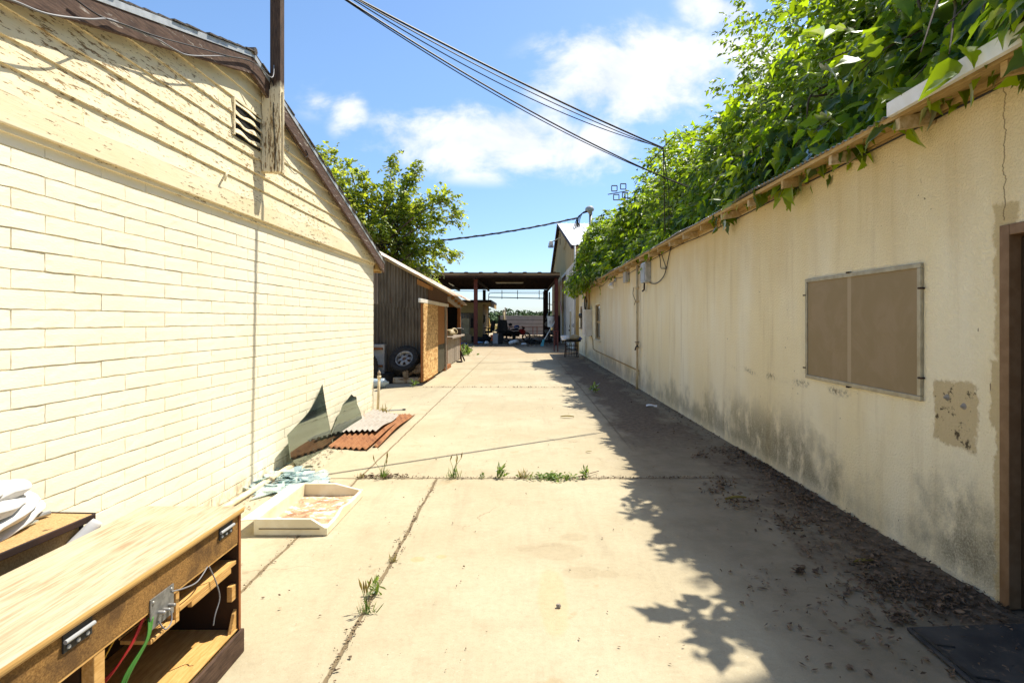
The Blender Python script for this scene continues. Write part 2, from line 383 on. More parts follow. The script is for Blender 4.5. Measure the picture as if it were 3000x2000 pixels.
    c = mix(nt, math_(nt, 'MULTIPLY', d3, ramp(nt, noise(nt, scl(nt, p, (.5, 1, 1)), 2.4, 6, .7), .3, .62)), c, (.36, .26, .15))
    c = mix(nt, math_(nt, 'MULTIPLY', d4, .8), c, (.20, .155, .11))
    setc(nt, bs, c, .9, 0, .2)
    h = math_(nt, 'ADD', math_(nt, 'MULTIPLY', noise(nt, p, 120, 4, .6), .5), math_(nt, 'MULTIPLY', j, -2.5))
    bump(nt, bs, h, .55, .006); return m
def m_ground():
    m, nt, bs = newmat('dry_field'); p = coords(nt, 'world')
    c = mix(nt, ramp(nt, noise(nt, p, .25, 6, .65), .35, .65), (.30, .21, .10), (.42, .32, .17))
    c = mix(nt, ramp(nt, noise(nt, p, 2.5, 6, .7), .45, .7, 0, .6), c, (.20, .14, .06))
    setc(nt, bs, c, .95, 0, .1); bump(nt, bs, noise(nt, p, 6, 6, .7), .6, .05); return m
def m_leaf(name, dark, light, tr, gloss=.42):
    m, nt, bs = newmat(name); nt.nodes.remove(bs)
    isl = node(nt, 'ShaderNodeNewGeometry').outputs['Random Per Island']
    p = coords(nt, 'world')
    k = math_(nt, 'ADD', math_(nt, 'MULTIPLY', isl, .7), math_(nt, 'MULTIPLY', noise(nt, p, .9, 3), .5), clamp=True)
    c = mix(nt, k, dark, light)
    t = mix(nt, ramp(nt, k, .35, .85), tuple(v * .30 for v in tr), tr)
    d = node(nt, 'ShaderNodeBsdfDiffuse', {'Color': c}); tl = node(nt, 'ShaderNodeBsdfTranslucent', {'Color': t})
    g = node(nt, 'ShaderNodeBsdfGlossy', {'Color': (.9, .95, .9, 1), 'Roughness': gloss})
    a = node(nt, 'ShaderNodeMixShader', {0: .55, 1: d.outputs[0], 2: tl.outputs[0]})
    fr = node(nt, 'ShaderNodeFresnel', {'IOR': 1.42}).outputs[0]
    b = node(nt, 'ShaderNodeMixShader', {0: math_(nt, 'MULTIPLY', fr, .45), 1: a.outputs[0], 2: g.outputs[0]})
    out = nt.nodes['Material Output']; nt.links.new(b.outputs[0], out.inputs[0]); return m
def m_corr(name, a, b, rust, thr=.55, rough=.6, metal=.3):
    m, nt, bs = newmat(name); p = coords(nt, 'obj')
    q = scl(nt, p, (1, 1, .25))
    c = mix(nt, ramp(nt, noise(nt, q, 5, 6, .65), .3, .7), a, b)
    c = mix(nt, ramp(nt, noise(nt, q, 3.1, 7, .7), thr, thr + .12), c, rust)
    c = mix(nt, ramp(nt, noise(nt, p, 70, 4, .7), .6, .72, 0, .5), c, tuple(v * .5 for v in a))
    setc(nt, bs, c, rough, metal, .3); bump(nt, bs, noise(nt, p, 60, 4), .2, .003); return m
def m_osb():
    m, nt, bs = newmat('strand_board'); p = coords(nt, 'obj')
    v1 = node(nt, 'ShaderNodeTexVoronoi', {'Vector': scl(nt, p, (1, .4, 1), rot=(.5, 0, 0)), 'Scale': 24.0}).outputs[1]
    v2 = node(nt, 'ShaderNodeTexVoronoi', {'Vector': scl(nt, p, (1, 1, .4), rot=(.4, 0, 0)), 'Scale': 30.0}).outputs[1]
    g1 = node(nt, 'ShaderNodeSeparateColor', {0: v1}).outputs[0]; g2 = node(nt, 'ShaderNodeSeparateColor', {0: v2}).outputs[1]
    k = math_(nt, 'ADD', math_(nt, 'MULTIPLY', g1, .55), math_(nt, 'MULTIPLY', g2, .45))
    c = mix(nt, ramp(nt, k, .2, .8), (.40, .20, .06), (.80, .54, .24))
    z = node(nt, 'ShaderNodeSeparateXYZ', {0: coords(nt, 'world')}).outputs[2]
    w = math_(nt, 'MULTIPLY', math_(nt, 'SUBTRACT', noise(nt, p, 2.5, 4), .5), .05)
    fr = math_(nt, 'FRACT', math_(nt, 'MULTIPLY', math_(nt, 'ADD', z, w), 2.9))
    ln = math_(nt, 'MULTIPLY', ramp(nt, math_(nt, 'ABSOLUTE', math_(nt, 'SUBTRACT', fr, .5)), .008, .025, 1, 0), ramp(nt, noise(nt, p, 6, 3), .46, .52))
    c = mix(nt, math_(nt, 'MULTIPLY', ln, .8), c, (.16, .07, .02))
    setc(nt, bs, c, .75, 0, .25); bump(nt, bs, k, .2, .002); return m
def m_glass(name, tint, refl=.35, trans=(.5, .6, .55), dlo=.03):
    m, nt, bs = newmat(name); nt.nodes.remove(bs)
    g = node(nt, 'ShaderNodeBsdfGlossy', {'Color': tint, 'Roughness': .012}); t = node(nt, 'ShaderNodeBsdfTransparent', {'Color': trans})
    d = node(nt, 'ShaderNodeBsdfDiffuse', {'Color': (.25, .27, .25, 1) if dlo < .1 else (.6, .72, .72, 1)})
    dust = ramp(nt, noise(nt, coords(nt, 'obj'), 5, 7, .75), .60, .75, dlo, dlo + .27)
    a = node(nt, 'ShaderNodeMixShader', {0: refl, 1: t.outputs[0], 2: g.outputs[0]})
    b = node(nt, 'ShaderNodeMixShader', {0: dust, 1: a.outputs[0], 2: d.outputs[0]})
    nt.links.new(b.outputs[0], nt.nodes['Material Output'].inputs[0]); return m
def m_tray_floor():
    m, nt, bs = newmat('rusty_tray_floor'); p = coords(nt, 'obj')
    c = mix(nt, ramp(nt, noise(nt, p, 9, 6, .7), .35, .6), (.24, .13, .07), (.50, .33, .20))
    c = mix(nt, ramp(nt, noise(nt, scl(nt, p, (1, 1.6, 1)), 11, 7, .75), .53, .60), c, (.74, .68, .57))
    setc(nt, bs, c, .8); bump(nt, bs, noise(nt, p, 60, 5), .4, .004); return m
def m_woodtop():
    m, nt, bs = newmat('bleached_wood_top'); p = coords(nt, 'obj')
    q = scl(nt, p, (1, .05, 1)); g = noise(nt, q, 85, 8, .72, .5)
    c = mix(nt, ramp(nt, g, .34, .62), (.28, .19, .095), (.52, .42, .275))
    c = mix(nt, ramp(nt, noise(nt, p, 3, 5), .35, .7, 0, .55), c, (.54, .45, .31))
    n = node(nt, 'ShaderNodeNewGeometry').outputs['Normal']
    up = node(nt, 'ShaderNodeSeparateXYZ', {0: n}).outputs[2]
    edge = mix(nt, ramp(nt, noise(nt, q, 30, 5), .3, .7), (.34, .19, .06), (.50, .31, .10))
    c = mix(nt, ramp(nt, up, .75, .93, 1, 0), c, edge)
    setc(nt, bs, c, .5, 0, .4); bump(nt, bs, g, .2, .002); return m
def m_particle():
    m, nt, bs = newmat('particle_board'); p = coords(nt, 'obj')
    c = mix(nt, ramp(nt, noise(nt, scl(nt, p, (1, .6, 1)), 230, 3, .7), .3, .7), (.15, .072, .018), (.36, .20, .06))
    c = mix(nt, ramp(nt, noise(nt, p, 4, 5, .65), .44, .64, 0, .75), c, (.06, .030, .012))
    setc(nt, bs, c, .8); bump(nt, bs, noise(nt, p, 220, 3), .3, .002); return m
def m_flag():
    m, nt, bs = newmat('flag_cloth'); p = coords(nt, 'obj')
    x, y, z = [node(nt, 'ShaderNodeSeparateXYZ', {0: p}).outputs[i] for i in range(3)]
    st = ramp(nt, math_(nt, 'FRACT', math_(nt, 'MULTIPLY', y, 6.5 / .5)), .49, .51)
    c = mix(nt, st, (.75, .75, .75), (.5, .03, .05))
    c = mix(nt, ramp(nt, math_(nt, 'MULTIPLY', ramp(nt, z, -.37, -.36), ramp(nt, y, .0, .01)), .4, .6), c, (.03, .05, .2))
    setc(nt, bs, c, .8); return m

MAT = {}
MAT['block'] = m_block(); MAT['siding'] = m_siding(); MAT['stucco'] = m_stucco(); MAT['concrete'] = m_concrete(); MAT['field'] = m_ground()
MAT['barge'] = m_wornwood('weathered_brown_fascia', (.055, .032, .024), (.14, .085, .06), (.40, .36, .31), .585)
MAT['shingle'] = surf('asphalt_shingle', (.05, .042, .036), (.12, .10, .085), 30, bmp=.6, bscale=160)
MAT['flash'] = surf('dull_flashing', (.42, .44, .45), (.55, .57, .58), 12, rough=.45, metal=.3, bmp=.05)
def m_post():
    m = m_siding('two_tone_post_paint', .055, True); nt = m.node_tree; bs = nt.nodes['Principled BSDF']
    old = bs.inputs['Base Color'].links[0].from_socket; p = coords(nt, 'world')
    z = node(nt, 'ShaderNodeSeparateXYZ', {0: p}).outputs[2]
    k = ramp(nt, math_(nt, 'ADD', z, math_(nt, 'MULTIPLY', noise(nt, p, 14, 4), .14)), 3.86, 3.96)
    gr = noise(nt, scl(nt, p, (1, 1, .1)), 80, 5, .65)
    c = mix(nt, k, old, mix(nt, ramp(nt, gr, .3, .7), (.045, .026, .015), (.12, .07, .04)))
    nt.links.new(c, bs.inputs['Base Color']); return m
MAT['post'] = m_post()
MAT['spacer'] = m_siding('peeling_cream_block', .03, True)
MAT['black'] = surf('black_rubber', (.012, .012, .012), (.03, .03, .03), 20, rough=.6, bmp=.1)
MAT['cable'] = surf('black_cable', (.012, .012, .014), rough=.55, bmp=0)
MAT['cablegrey'] = surf('grey_cable', (.20, .20, .21), rough=.5, bmp=0)
MAT['pvc'] = surf('cream_pipe', (.72, .62, .42), (.62, .50, .30), 8, rough=.5, bmp=.05)
MAT['sunlit_chip'] = surf('sunlit_particle_board', (.36, .21, .08), (.52, .34, .15), 140, lo=.3, hi=.7, rough=.8, spots=(.10, .06, .025), sscale=9, sthr=.62, bmp=.2)  # paler copy of the particle board, sunlight put into its colour
MAT['plate'] = surf('dull_zinc_plate', (.16, .16, .155), (.26, .26, .25), 30, rough=.5, metal=.4, bmp=.1)
MAT['white'] = surf('white_paint', (.78, .76, .70), (.68, .64, .55), 5, rough=.55, bmp=.08)
MAT['dark'] = surf('dark_void', (.010, .009, .008), rough=.9, bmp=0)
MAT['tanwood'] = m_wornwood('tan_painted_wood', (.36, .225, .075), (.50, .34, .14), (.20, .12, .05), .62)
MAT['endgrain'] = surf('pale_rafter_end', (.55, .43, .25), (.40, .28, .13), 30, spots=(.25, .17, .08), sscale=60, bmp=.4)
MAT['roofing'] = m_corr('galvanised_roofing', (.42, .42, .42), (.58, .58, .57), (.35, .25, .18), .62, .45, .5)
MAT['brownframe'] = surf('brown_door_paint', (.17, .095, .045), (.21, .125, .065), 12, rough=.5, bmp=.1)
MAT['doorwood'] = m_wornwood('dark_door_wood', (.025, .015, .008), (.06, .035, .018), None, axis='z')
MAT['alu'] = surf('window_aluminium', (.42, .38, .28), (.33, .29, .20), 14, rough=.45, metal=.35, bmp=.05)
MAT['steel'] = surf('galvanised_steel', (.35, .36, .36), (.5, .5, .5), 12, rough=.4, metal=.7, bmp=.05)
def m_screen():
    m, nt, bs = newmat('brown_sun_screen'); p = coords(nt, 'world')
    w1 = node(nt, 'ShaderNodeTexWave', {'Vector': p, 'Scale': 210.0, 'Distortion': .4}, bands_direction='Y').outputs[1]
    w2 = node(nt, 'ShaderNodeTexWave', {'Vector': p, 'Scale': 210.0, 'Distortion': .4}, bands_direction='Z').outputs[1]
    k = math_(nt, 'MULTIPLY', math_(nt, 'ADD', w1, w2), .5)
    c = mix(nt, k, (.225, .165, .085), (.295, .22, .12))
    c = mix(nt, ramp(nt, noise(nt, p, 3.5, 5, .6, 1.0), .4, .7, 0, .4), c, (.34, .25, .16))
    y = node(nt, 'ShaderNodeSeparateXYZ', {0: p}).outputs[1]
    bar = math_(nt, 'MULTIPLY', ramp(nt, y, 4.525, 4.535), ramp(nt, y, 4.575, 4.585, 1, 0))
    c = mix(nt, math_(nt, 'MULTIPLY', bar, .4), c, (.50, .40, .27))      # sash behind the mesh
    setc(nt, bs, c, .75, 0, .25); bump(nt, bs, k, .15, .001); return m
MAT['screen'] = m_screen()
MAT['rust'] = m_corr('rusted_sheet', (.22, .085, .028), (.31, .14, .055), (.13, .045, .016), .5, .8, .0)
MAT['paleiron'] = m_corr('pale_weathered_sheet', (.30, .265, .22), (.38, .345, .30), (.42, .24, .13), .60, .6, .1)
MAT['shedwall'] = m_corr('dark_old_corrugated', (.075, .06, .042), (.17, .14, .10), (.15, .065, .025), .60, .75, .1)
MAT['shedpale'] = m_corr('rust_streaked_corrugated', (.32, .27, .22), (.20, .15, .11), (.22, .09, .03), .5, .75, .05)
MAT['osb'] = m_osb()
MAT['redwood'] = m_wornwood('red_brown_lumber', (.19, .065, .02), (.36, .14, .045), None, axis='z')
MAT['orangewood'] = m_wornwood('orange_plywood', (.25, .10, .022), (.37, .165, .04), None, axis='z')
MAT['greywood'] = m_wornwood('grey_old_boards', (.20, .16, .12), (.40, .34, .27), (.42, .16, .06), .62, axis='z')
MAT['brownply'] = m_wornwood('brown_plywood', (.075, .04, .02), (.13, .07, .035), None, axis='y')
MAT['redsteel'] = surf('rust_red_steel', (.11, .026, .018), (.15, .042, .028), 6, rough=.65, spots=(.06, .03, .025), sscale=6, sthr=.6, bmp=.1)
MAT['darksteel'] = surf('dark_rusty_steel', (.022, .012, .010), (.045, .022, .016), 6, rough=.7, bmp=.1)
MAT['yellowwall'] = surf('faded_yellow_wall', (.34, .24, .085), (.41, .30, .12), 1.2, rough=.85, bmp=.15, w='world')
MAT['whitewall'] = surf('whitewashed_wall', (.66, .62, .53), (.56, .50, .40), 1.5, rough=.85, bmp=.15, w='world')
MAT['whiteroof'] = surf('white_metal_roof', (.72, .72, .70), (.80, .80, .79), 2, rough=.4, metal=.1, bmp=.05)
MAT['fence'] = surf('grey_panel_metal', (.27, .26, .255), (.32, .31, .30), 2, rough=.5, metal=.1, bmp=.05)
MAT['shutter'] = surf('grey_roller_slats', (.34, .34, .34), (.42, .42, .42), 3, rough=.5, metal=.3, bmp=.05)
MAT['tyre'] = surf('tyre_rubber', (.014, .013, .012), (.03, .028, .025), 14, rough=.75, bmp=.3, bscale=60)
MAT['alloy'] = surf('scuffed_alloy', (.36, .35, .33), (.22, .21, .19), 14, rough=.45, metal=.5, bmp=.05)
MAT['bark'] = m_wornwood('tree_bark', (.06, .042, .028), (.17, .125, .085), None, axis='z', grain=40)
MAT['leaf'] = m_leaf('mulberry_leaf', (.010, .040, .004), (.048, .115, .007), (.60, .84, .015))
MAT['leaf2'] = m_leaf('pale_green_leaf', (.06, .13, .014), (.16, .24, .02), (.82, .92, .04), .4)
MAT['orchard'] = surf('orchard_green', (.035, .075, .02), (.075, .13, .04), .5, bmp=0, w='world')
MAT['grass'] = m_leaf('weed_green', (.08, .16, .02), (.14, .24, .04), (.35, .5, .06), .5)
MAT['drygrass'] = m_leaf('dry_grass', (.28, .20, .05), (.42, .34, .09), (.45, .36, .09), .6)
MAT['litter'] = surf('dead_leaves', (.06, .038, .022), (.19, .125, .075), 30, bmp=.2, w='world')
MAT['soil'] = surf('black_soil', (.035, .025, .017), (.09, .06, .04), 20, bmp=.6, w='world')
MAT['shard'] = m_glass('tinted_mirror_glass', (.60, .68, .62, 1), .52, (.30, .36, .33, 1))
MAT['bits'] = m_glass('pale_green_glass', (.95, .99, .98, 1), .5, (.84, .94, .94, 1), .30)
MAT['pane'] = surf('dark_window_pane', (.03, .03, .03), (.06, .055, .05), 3, rough=.08, spec=.6, bmp=0)
MAT['traypl'] = surf('cream_plastic', (.82, .76, .58), (.72, .64, .44), 6, rough=.4, spec=.4, spots=(.30, .22, .10), sscale=30, sthr=.69, bmp=.03)
MAT['trayfloor'] = m_tray_floor()
MAT['woodtop'] = m_woodtop(); MAT['particle'] = m_particle()
MAT['innerwood'] = surf('dark_inner_board', (.028, .013, .006), (.05, .024, .010), 5, stretch=(1, 1, .15), rough=.8, bmp=.1)
MAT['varnish'] = m_wornwood('dark_varnished_plinth', (.04, .022, .014), (.10, .06, .04), (.2, .15, .1), .66)
MAT['pinewood'] = m_wornwood('raw_pine', (.45, .24, .065), (.62, .38, .14), None, axis='y')
MAT['cloth'] = surf('white_sheet', (.56, .55, .53), (.48, .47, .45), 3, rough=.9, bmp=.15, bscale=200, bdist=.001)
MAT['green'] = surf('green_wire', (.06, .19, .03), rough=.5, bmp=0); MAT['red'] = surf('red_paint', (.50, .03, .03), (.40, .02, .02), 5, rough=.4, bmp=0)
MAT['yellow'] = surf('yellow_wire', (.55, .33, .03), rough=.5, bmp=0); MAT['orange'] = surf('orange_plastic', (.75, .13, .015), rough=.5, bmp=0)
MAT['blue'] = surf('blue_plastic', (.05, .10, .35), rough=.5, bmp=0); MAT['teal'] = surf('teal_bristle', (.10, .38, .45), rough=.8, bmp=.1)
MAT['greycab'] = surf('grey_cabinet_paint', (.32, .33, .34), (.38, .39, .40), 3, rough=.5, bmp=.02)
MAT['beige'] = surf('beige_enamel', (.46, .38, .22), (.36, .28, .15), 3, rough=.5, bmp=.03)
MAT['card'] = surf('cardboard', (.36, .25, .14), (.28, .19, .10), 4, rough=.9, bmp=.05)
MAT['fabric'] = surf('black_upholstery', (.015, .014, .013), (.03, .028, .026), 20, rough=.9, bmp=.2)
MAT['bag'] = surf('white_plastic_bag', (.66, .66, .66), (.75, .75, .74), 9, rough=.4, bmp=.2)
MAT['flag'] = m_flag()
MAT['stone'] = surf('grey_stone', (.22, .19, .15), (.34, .30, .25), 12, bmp=.4)

# ================================================================== SETTING
g = MB(); g.add([(-900, -60, -.03), (900, -60, -.03), (900, 1800, -.03), (-900, 1800, -.03)], [(0, 1, 2, 3)])
tag(obj('ground', g, MAT['field']), kind='structure')
g = MB(); g.add([(-12, -8, 0), (14, -8, 0), (14, 58, 0), (-12, 58, 0)], [(0, 1, 2, 3)])
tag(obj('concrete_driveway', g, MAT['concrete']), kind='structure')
g = MB(); g.add([(-2.2, 57.9, .006), (30, 57.9, .006), (30, 120, .006), (-9, 120, .006), (-9, 57.9, .006)], [(0, 1, 2, 3, 4)])
tag(obj('dirt_track', g, surf('pale_dirt', (.40, .31, .19), (.50, .40, .26), 1.0, w='world', rough=.95, bmp=.3)), kind='structure')

# ================================================================== LEFT BLOCK BUILDING
LX, LY0, LY1, RY, RZ, SL = -2.58, .61, 9.69, 5.15, 4.01, .29
lb = thing('block_building', 'cream painted block building with a peeling clapboard gable, left of the driveway', 'building', (LX, RY, 0))
b = MB(); b.box(-8.6, LX - .0085, LY0, LY1, 0, 2.56)
obj('backing_wall', b, MAT['block'], lb)
b = MB(); CHH = .1016; BL = .4064
for k in range(25):
    z0, z1 = k * CHH + .0048, (k + 1) * CHH - .0035
    y = LY0 - (k % 2) * BL / 2
    while y < LY1 - .01:
        a, c = max(y, LY0) + .0025, min(y + BL, LY1) - .0022
        y += BL
        if c - a < .04: continue
        pr = R.uniform(-.0008, .0022); tx, tz = R.uniform(-.0012, .0012), R.uniform(-.0015, .0015)
        nu = 8; n0 = len(b.v); edge = []
        for j in range(4):
            for i in range(nu + 1):
                u, w = i / nu, j / 3
                yy = a + (c - a) * u; zz = z0 + (z1 - z0) * w
                e = 0.0
                if j == 0: zz += R.uniform(-.0034, .0026)
                if j == 3: zz += R.uniform(-.0016, .0016)
                if i in (0, nu): yy += R.uniform(-.0022, .0022)
                if j == 3 or i in (0, nu): e = -.0012
                if R.random() < .05: e -= .0014
                b.v.append((LX + pr + tx * (u - .5) + tz * (w - .5) + e + R.uniform(-.0004, .0004), yy, zz))
        for j in range(3):
            for i in range(nu):
                q = n0 + j * (nu + 1) + i; b.f.append((q, q + 1, q + nu + 2, q + nu + 1))
        ring = [n0 + i for i in range(nu + 1)] + [n0 + j * (nu + 1) + nu for j in range(1, 4)] + [n0 + 3 * (nu + 1) + i for i in range(nu - 1, -1, -1)] + [n0 + j * (nu + 1) for j in (2, 1)]
        m0 = len(b.v)
        for q in ring: b.v.append((LX - .018, b.v[q][1], b.v[q][2]))
        L = len(ring)
        for i in range(L): b.f.append((ring[(i + 1) % L], ring[i], m0 + i, m0 + (i + 1) % L))
obj('block_wall', b, MAT['block'], lb)
# gable core and clapboards
def gz(y): return RZ - .06 - SL * abs(y - RY)
GX = LX + .022
b = MB(); b.prism([(GX, LY0, 2.5), (GX, LY1, 2.5), (GX, LY1, gz(LY1)), (GX, RY, gz(RY)), (GX, LY0, gz(LY0))], (-6, 0, 0))
obj('gable_backing', b, MAT['siding'], lb)
b = MB(); BH = .1395; ZB = 2.545
def yr(z): return max(0.02, (RZ - .06 - z) / SL)
for k in range(1, 11):
    z0, z1 = ZB + k * BH, ZB + (k + 1) * BH + .008
    h0, h1 = min(yr(z0), LY1 - RY), min(yr(z1), LY1 - RY)
    if h0 < .08: break
    cuts = [RY - h0, RY + h0]
    nb = R.choice((1, 1, 2)) if h0 > 1.5 else 0
    cs = sorted(R.uniform(RY - h0 + .6, RY + h0 - .6) for _ in range(nb))
    if k == 3: cs = [onx(292, 275, -2.53).y]
    if k == 2: cs = [onx(453, 395, -2.53).y]
    segs = [RY - h0] + cs + [RY + h0]
    for a, c in zip(segs[:-1], segs[1:]):
        la, lc = a, c
        ta = max(a + .0, RY - h1) if a == segs[0] else a; tc = min(c, RY + h1) if c == segs[-1] else c
        if a != segs[0]: la += .0025; ta += .0025
        xo = GX + .020 + R.uniform(-.002, .002); xt = GX + .005
        n = max(2, int((c - a) / .12)); m0 = len(b.v)
        for i in range(n + 1):
            u = i / n; w = R.uniform(-.0018, .0018)
            yb, yt = la + (lc - la) * u, ta + (tc - ta) * u
            b.v += [(xo + w, yb, z0 + R.uniform(-.002, .002)), (xo + w - .001, yb, z0 + .012), (xt, yt, z1), (GX - .01, yb, z0 + .001)]
        for i in range(n):
            q = m0 + i * 4
            b.f += [(q, q + 4, q + 5, q + 1), (q + 1, q + 5, q + 6, q + 2), (q + 3, q + 7, q + 4, q)]
        b.f += [(m0, m0 + 1, m0 + 2, m0 + 3), tuple(m0 + n * 4 + t for t in (3, 2, 1, 0))]
obj('clapboard_siding', b, MAT['siding'], lb)
b = MB(); b.box(GX - .01, LX + .042, LY0, LY1, ZB - .012, ZB + BH + .004)
obj('trim_board', b, m_siding('sound_cream_trim', -.015), lb, bevel=.004)
b = MB()                                        # peeled curl of wood hanging on the boards
pts = [onx(528, 384, -2.515), onx(519, 400, -2.50), onx(516, 416, -2.515)]
b.grid(1, 8, lambda u, w: Vector(smooth_path(pts, 4)[int(w * 8)]) + Vector((.006 * math.sin(w * 3), (u - .5) * .03, 0)))
obj('peeled_strip', b, MAT['siding'], lb, thick=.003)
# louvre
vt = thing('gable_vent', None, None, (0, 0, 0)); vt.parent = lb
vy0, vy1, vz0, vz1 = 4.95, 5.44, 3.19, 3.50
b = MB(); b.box(GX, GX + .024, vy0, vy1, vz0, vz1); obj('vent_opening', b, MAT['dark'], vt).location = (0, 0, 0)
b = MB()
for a in ((vy0 - .02, vy0, vz0 - .0, vz1), (vy0 - .02, vy1, vz1, vz1 + .02)): b.box(GX, GX + .034, *a)
obj('vent_frame', b, MAT['siding'], vt)
for i in range(4):
    b = MB(); z = vz0 + .02 + i * .083
    b.grid(10, 1, lambda u, w: (GX + .033 - .016 * w + .004 * math.sin(u * 9 + i), vy0 + (vy1 - vy0) * u, z + .045 * w + .006 * math.sin(u * 7 + i * 2)))
    obj('vent_slat', b, MAT['siding'], vt, thick=.008)
# roof
ov = .11; XO = LX + ov; EY = .29
def rz(y): return RZ - SL * abs(y - RY)
for sgn, nm in ((-1, 'near'), (1, 'far')):
    b = MB(); ye = LY0 - EY if sgn < 0 else LY1 + EY
    n = 33
    for i in range(n):                          # each shingle course a thin stepped slab
        ya, yb = RY + (ye - RY) * i / n, RY + (ye - RY) * (i + 1) / n + sgn * .02
        jx = R.uniform(-.012, .012)
        b.prism([(XO + .02 + jx, ya, rz(ya) + .004), (XO + .02 + jx, yb, rz(yb) + .013), (XO + .02 + jx, yb, rz(yb) + .001), (XO + .02 + jx, ya, rz(ya) - .006)], (-6.2, 0, 0))
    if sgn > 0: b.tube([(XO + .03, RY, RZ + .004), (XO - 6, RY, RZ + .004)], .035, 8)
    obj('roof_shingles', b, MAT['shingle'], lb)
    b = MB(); b.prism([(XO - .03, RY, rz(RY) - .012), (XO - .03, ye, rz(ye) - .012), (XO - .03, ye, rz(ye) - .034), (XO - .03, RY, rz(RY) - .034)], (-6.0, 0, 0))
    obj('roof_deck', b, MAT['tanwood'], lb)
    b = MB(); b.prism([(XO + .006, RY, rz(RY) - .040), (XO + .006, ye, rz(ye) - .040), (XO + .006, ye, rz(ye) - .205), (XO + .006, RY, rz(RY) - .205)], (-.034, 0, 0))
    obj('fascia_board', b, MAT['barge'], lb, bevel=.004)
    b = MB(); b.prism([(XO + .012, RY, rz(RY) - .007), (XO + .012, ye, rz(ye) - .007), (XO + .012, ye, rz(ye) - .052), (XO + .012, RY, rz(RY) - .052)], (-.022, 0, 0))
    obj('drip_edge', b, MAT['flash'], lb)
b = MB(); b.box(-8.6, LX + .105 - .04, LY1 + .003, LY1 + EY - .03, 2.43, 2.46); b.box(-8.6, LX + .065, LY1 + EY - .028, LY1 + EY, 2.40, 2.58)
b.box(LX + .02, LX + .066, LY1 + .004, LY1 + EY - .03, 2.462, 2.60)
obj('eave_soffit', b, MAT['tanwood'], lb)
# cables strung along the fascia
CXX = XO + .03
c1 = [onx(p[0] * .4, p[1] * .4, CXX + (.03 if i < 4 else .0)) for i, p in enumerate(((-120, -40), (60, 0), (270, 80), (500, 110), (620, 110), (720, 150), (900, 225), (1010, 290), (1100, 320), (1300, 325), (1450, 357)))]
c1 += [(CXX + .05, 5.35, 3.86), (-2.41, 5.45, 4.02)]
tag(obj('sagging_cable', MB().tube(smooth_path(c1), .0055, 6), MAT['cablegrey']), 'grey cable looping down over the brown fascia board to the post', 'cable')
c2 = [onx(p[0] * .4, p[1] * .4, CXX + .005) for p in ((430, -5), (520, 60), (600, 105), (720, 145), (900, 210), (1100, 265), (1300, 320), (1460, 362))]
c2 += [(-2.42, 5.452, 3.85), (-2.42, 5.452, 3.55), (-2.40, 5.452, 3.2), (-2.405, 5.452, 3.02)]
tag(obj('fascia_cable', MB().tube(smooth_path(c2), .0045, 6), MAT['cable']), 'thin black cable running along the fascia and down the post base', 'cable')
c3 = [onx(p[0] * .4, p[1] * .4, CXX - .02) for p in ((1615, 640), (1640, 720), (1700, 830), (1750, 900), (1768, 890), (1755, 860))]
tag(obj('loose_cable', MB().tube(smooth_path(c3), .004, 6), MAT['cable']), 'short black wire dangling under the far slope of the fascia', 'cable')
# post
po = thing('wooden_post', 'square dark wooden mast bolted to the clapboard gable', 'post', (-2.4, 5.5, 3.0))
b = MB(); b.box(-2.455, -2.355, 5.462, 5.562, 3.0, 6.6); obj('shaft', b, MAT['post'], po, bevel=.006)
b = MB(); b.box(-2.538, -2.457, 5.468, 5.558, 3.005, 3.80); obj('spacer_block', b, MAT['spacer'], po, bevel=.005)
b = MB(); b.tube([(-2.349, 5.50, 3.03), (-2.349, 5.505, 3.4), (-2.349, 5.50, 3.78)], .011, 8); obj('conduit', b, MAT['pvc'], po)
# pipe at the foot of the wall
tag(obj('floor_pipe', MB().tube([(-2.44, 2.9, .028), (-2.455, 4.5, .03), (-2.47, 6.25, .028)], .027, 10), MAT['pvc'], smooth=True), 'long cream plastic pipe lying along the foot of the block wall', 'pipe')

# ================================================================== RIGHT STUCCO BUILDING
RX = 2.63
rb = thing('stucco_building', 'long cream stucco building with mould stained foot, right of the driveway', 'building', (RX, 13, 0))
holes = [(2.20, 3.118, 0, 2.09), (19.5, 20.78, .88, 2.12), (24.85, 26.25, 1.22, 2.12)]
ys = sorted({-1.0, 27.0} | {h[0] for h in holes} | {h[1] for h in holes})
b = MB()
for a, c in zip(ys[:-1], ys[1:]):
    h = next((h for h in holes if h[0] <= a + 1e-6 and h[1] >= c - 1e-6), None)
    if h is None: b.box(RX, RX + .16, a, c, -.02, 2.88)
    else:
        if h[2] > 0: b.box(RX, RX + .16, a, c, -.02, h[2])
        b.box(RX, RX + .16, a, c, h[3], 2.88)
obj('stucco_wall', b, MAT['stucco'], rb)
b = MB(); b.box(RX + .002, 5.4, 27.001, 27.16, -.02, 3.3); b.box(RX + .001, 5.4, -1.16, -1.001, -.02, 3.3); b.box(5.4, 5.5, -1.16, 27.16, -.02, 3.35); obj('end_wall', b, MAT['stucco'], rb)
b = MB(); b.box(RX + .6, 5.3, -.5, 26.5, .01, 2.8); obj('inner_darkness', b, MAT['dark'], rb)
def roof_z(x): return 2.905 + (x - 2.36) * .17
b = MB(); ncol = 2160
b.grid(ncol, 6, lambda u, w: (2.36 + w * 3.4 + .006 * math.sin(u * 71) , -1.3 + 28.6 * u, roof_z(2.36 + w * 3.4) + .0095 * math.sin(u * ncol / 6 * 2 * math.pi) + .004 * math.sin(u * 130) + (.012 * math.sin(u * 57) if w == 0 else 0)))
obj('corrugated_roof', b, MAT['roofing'], rb, smooth=True)
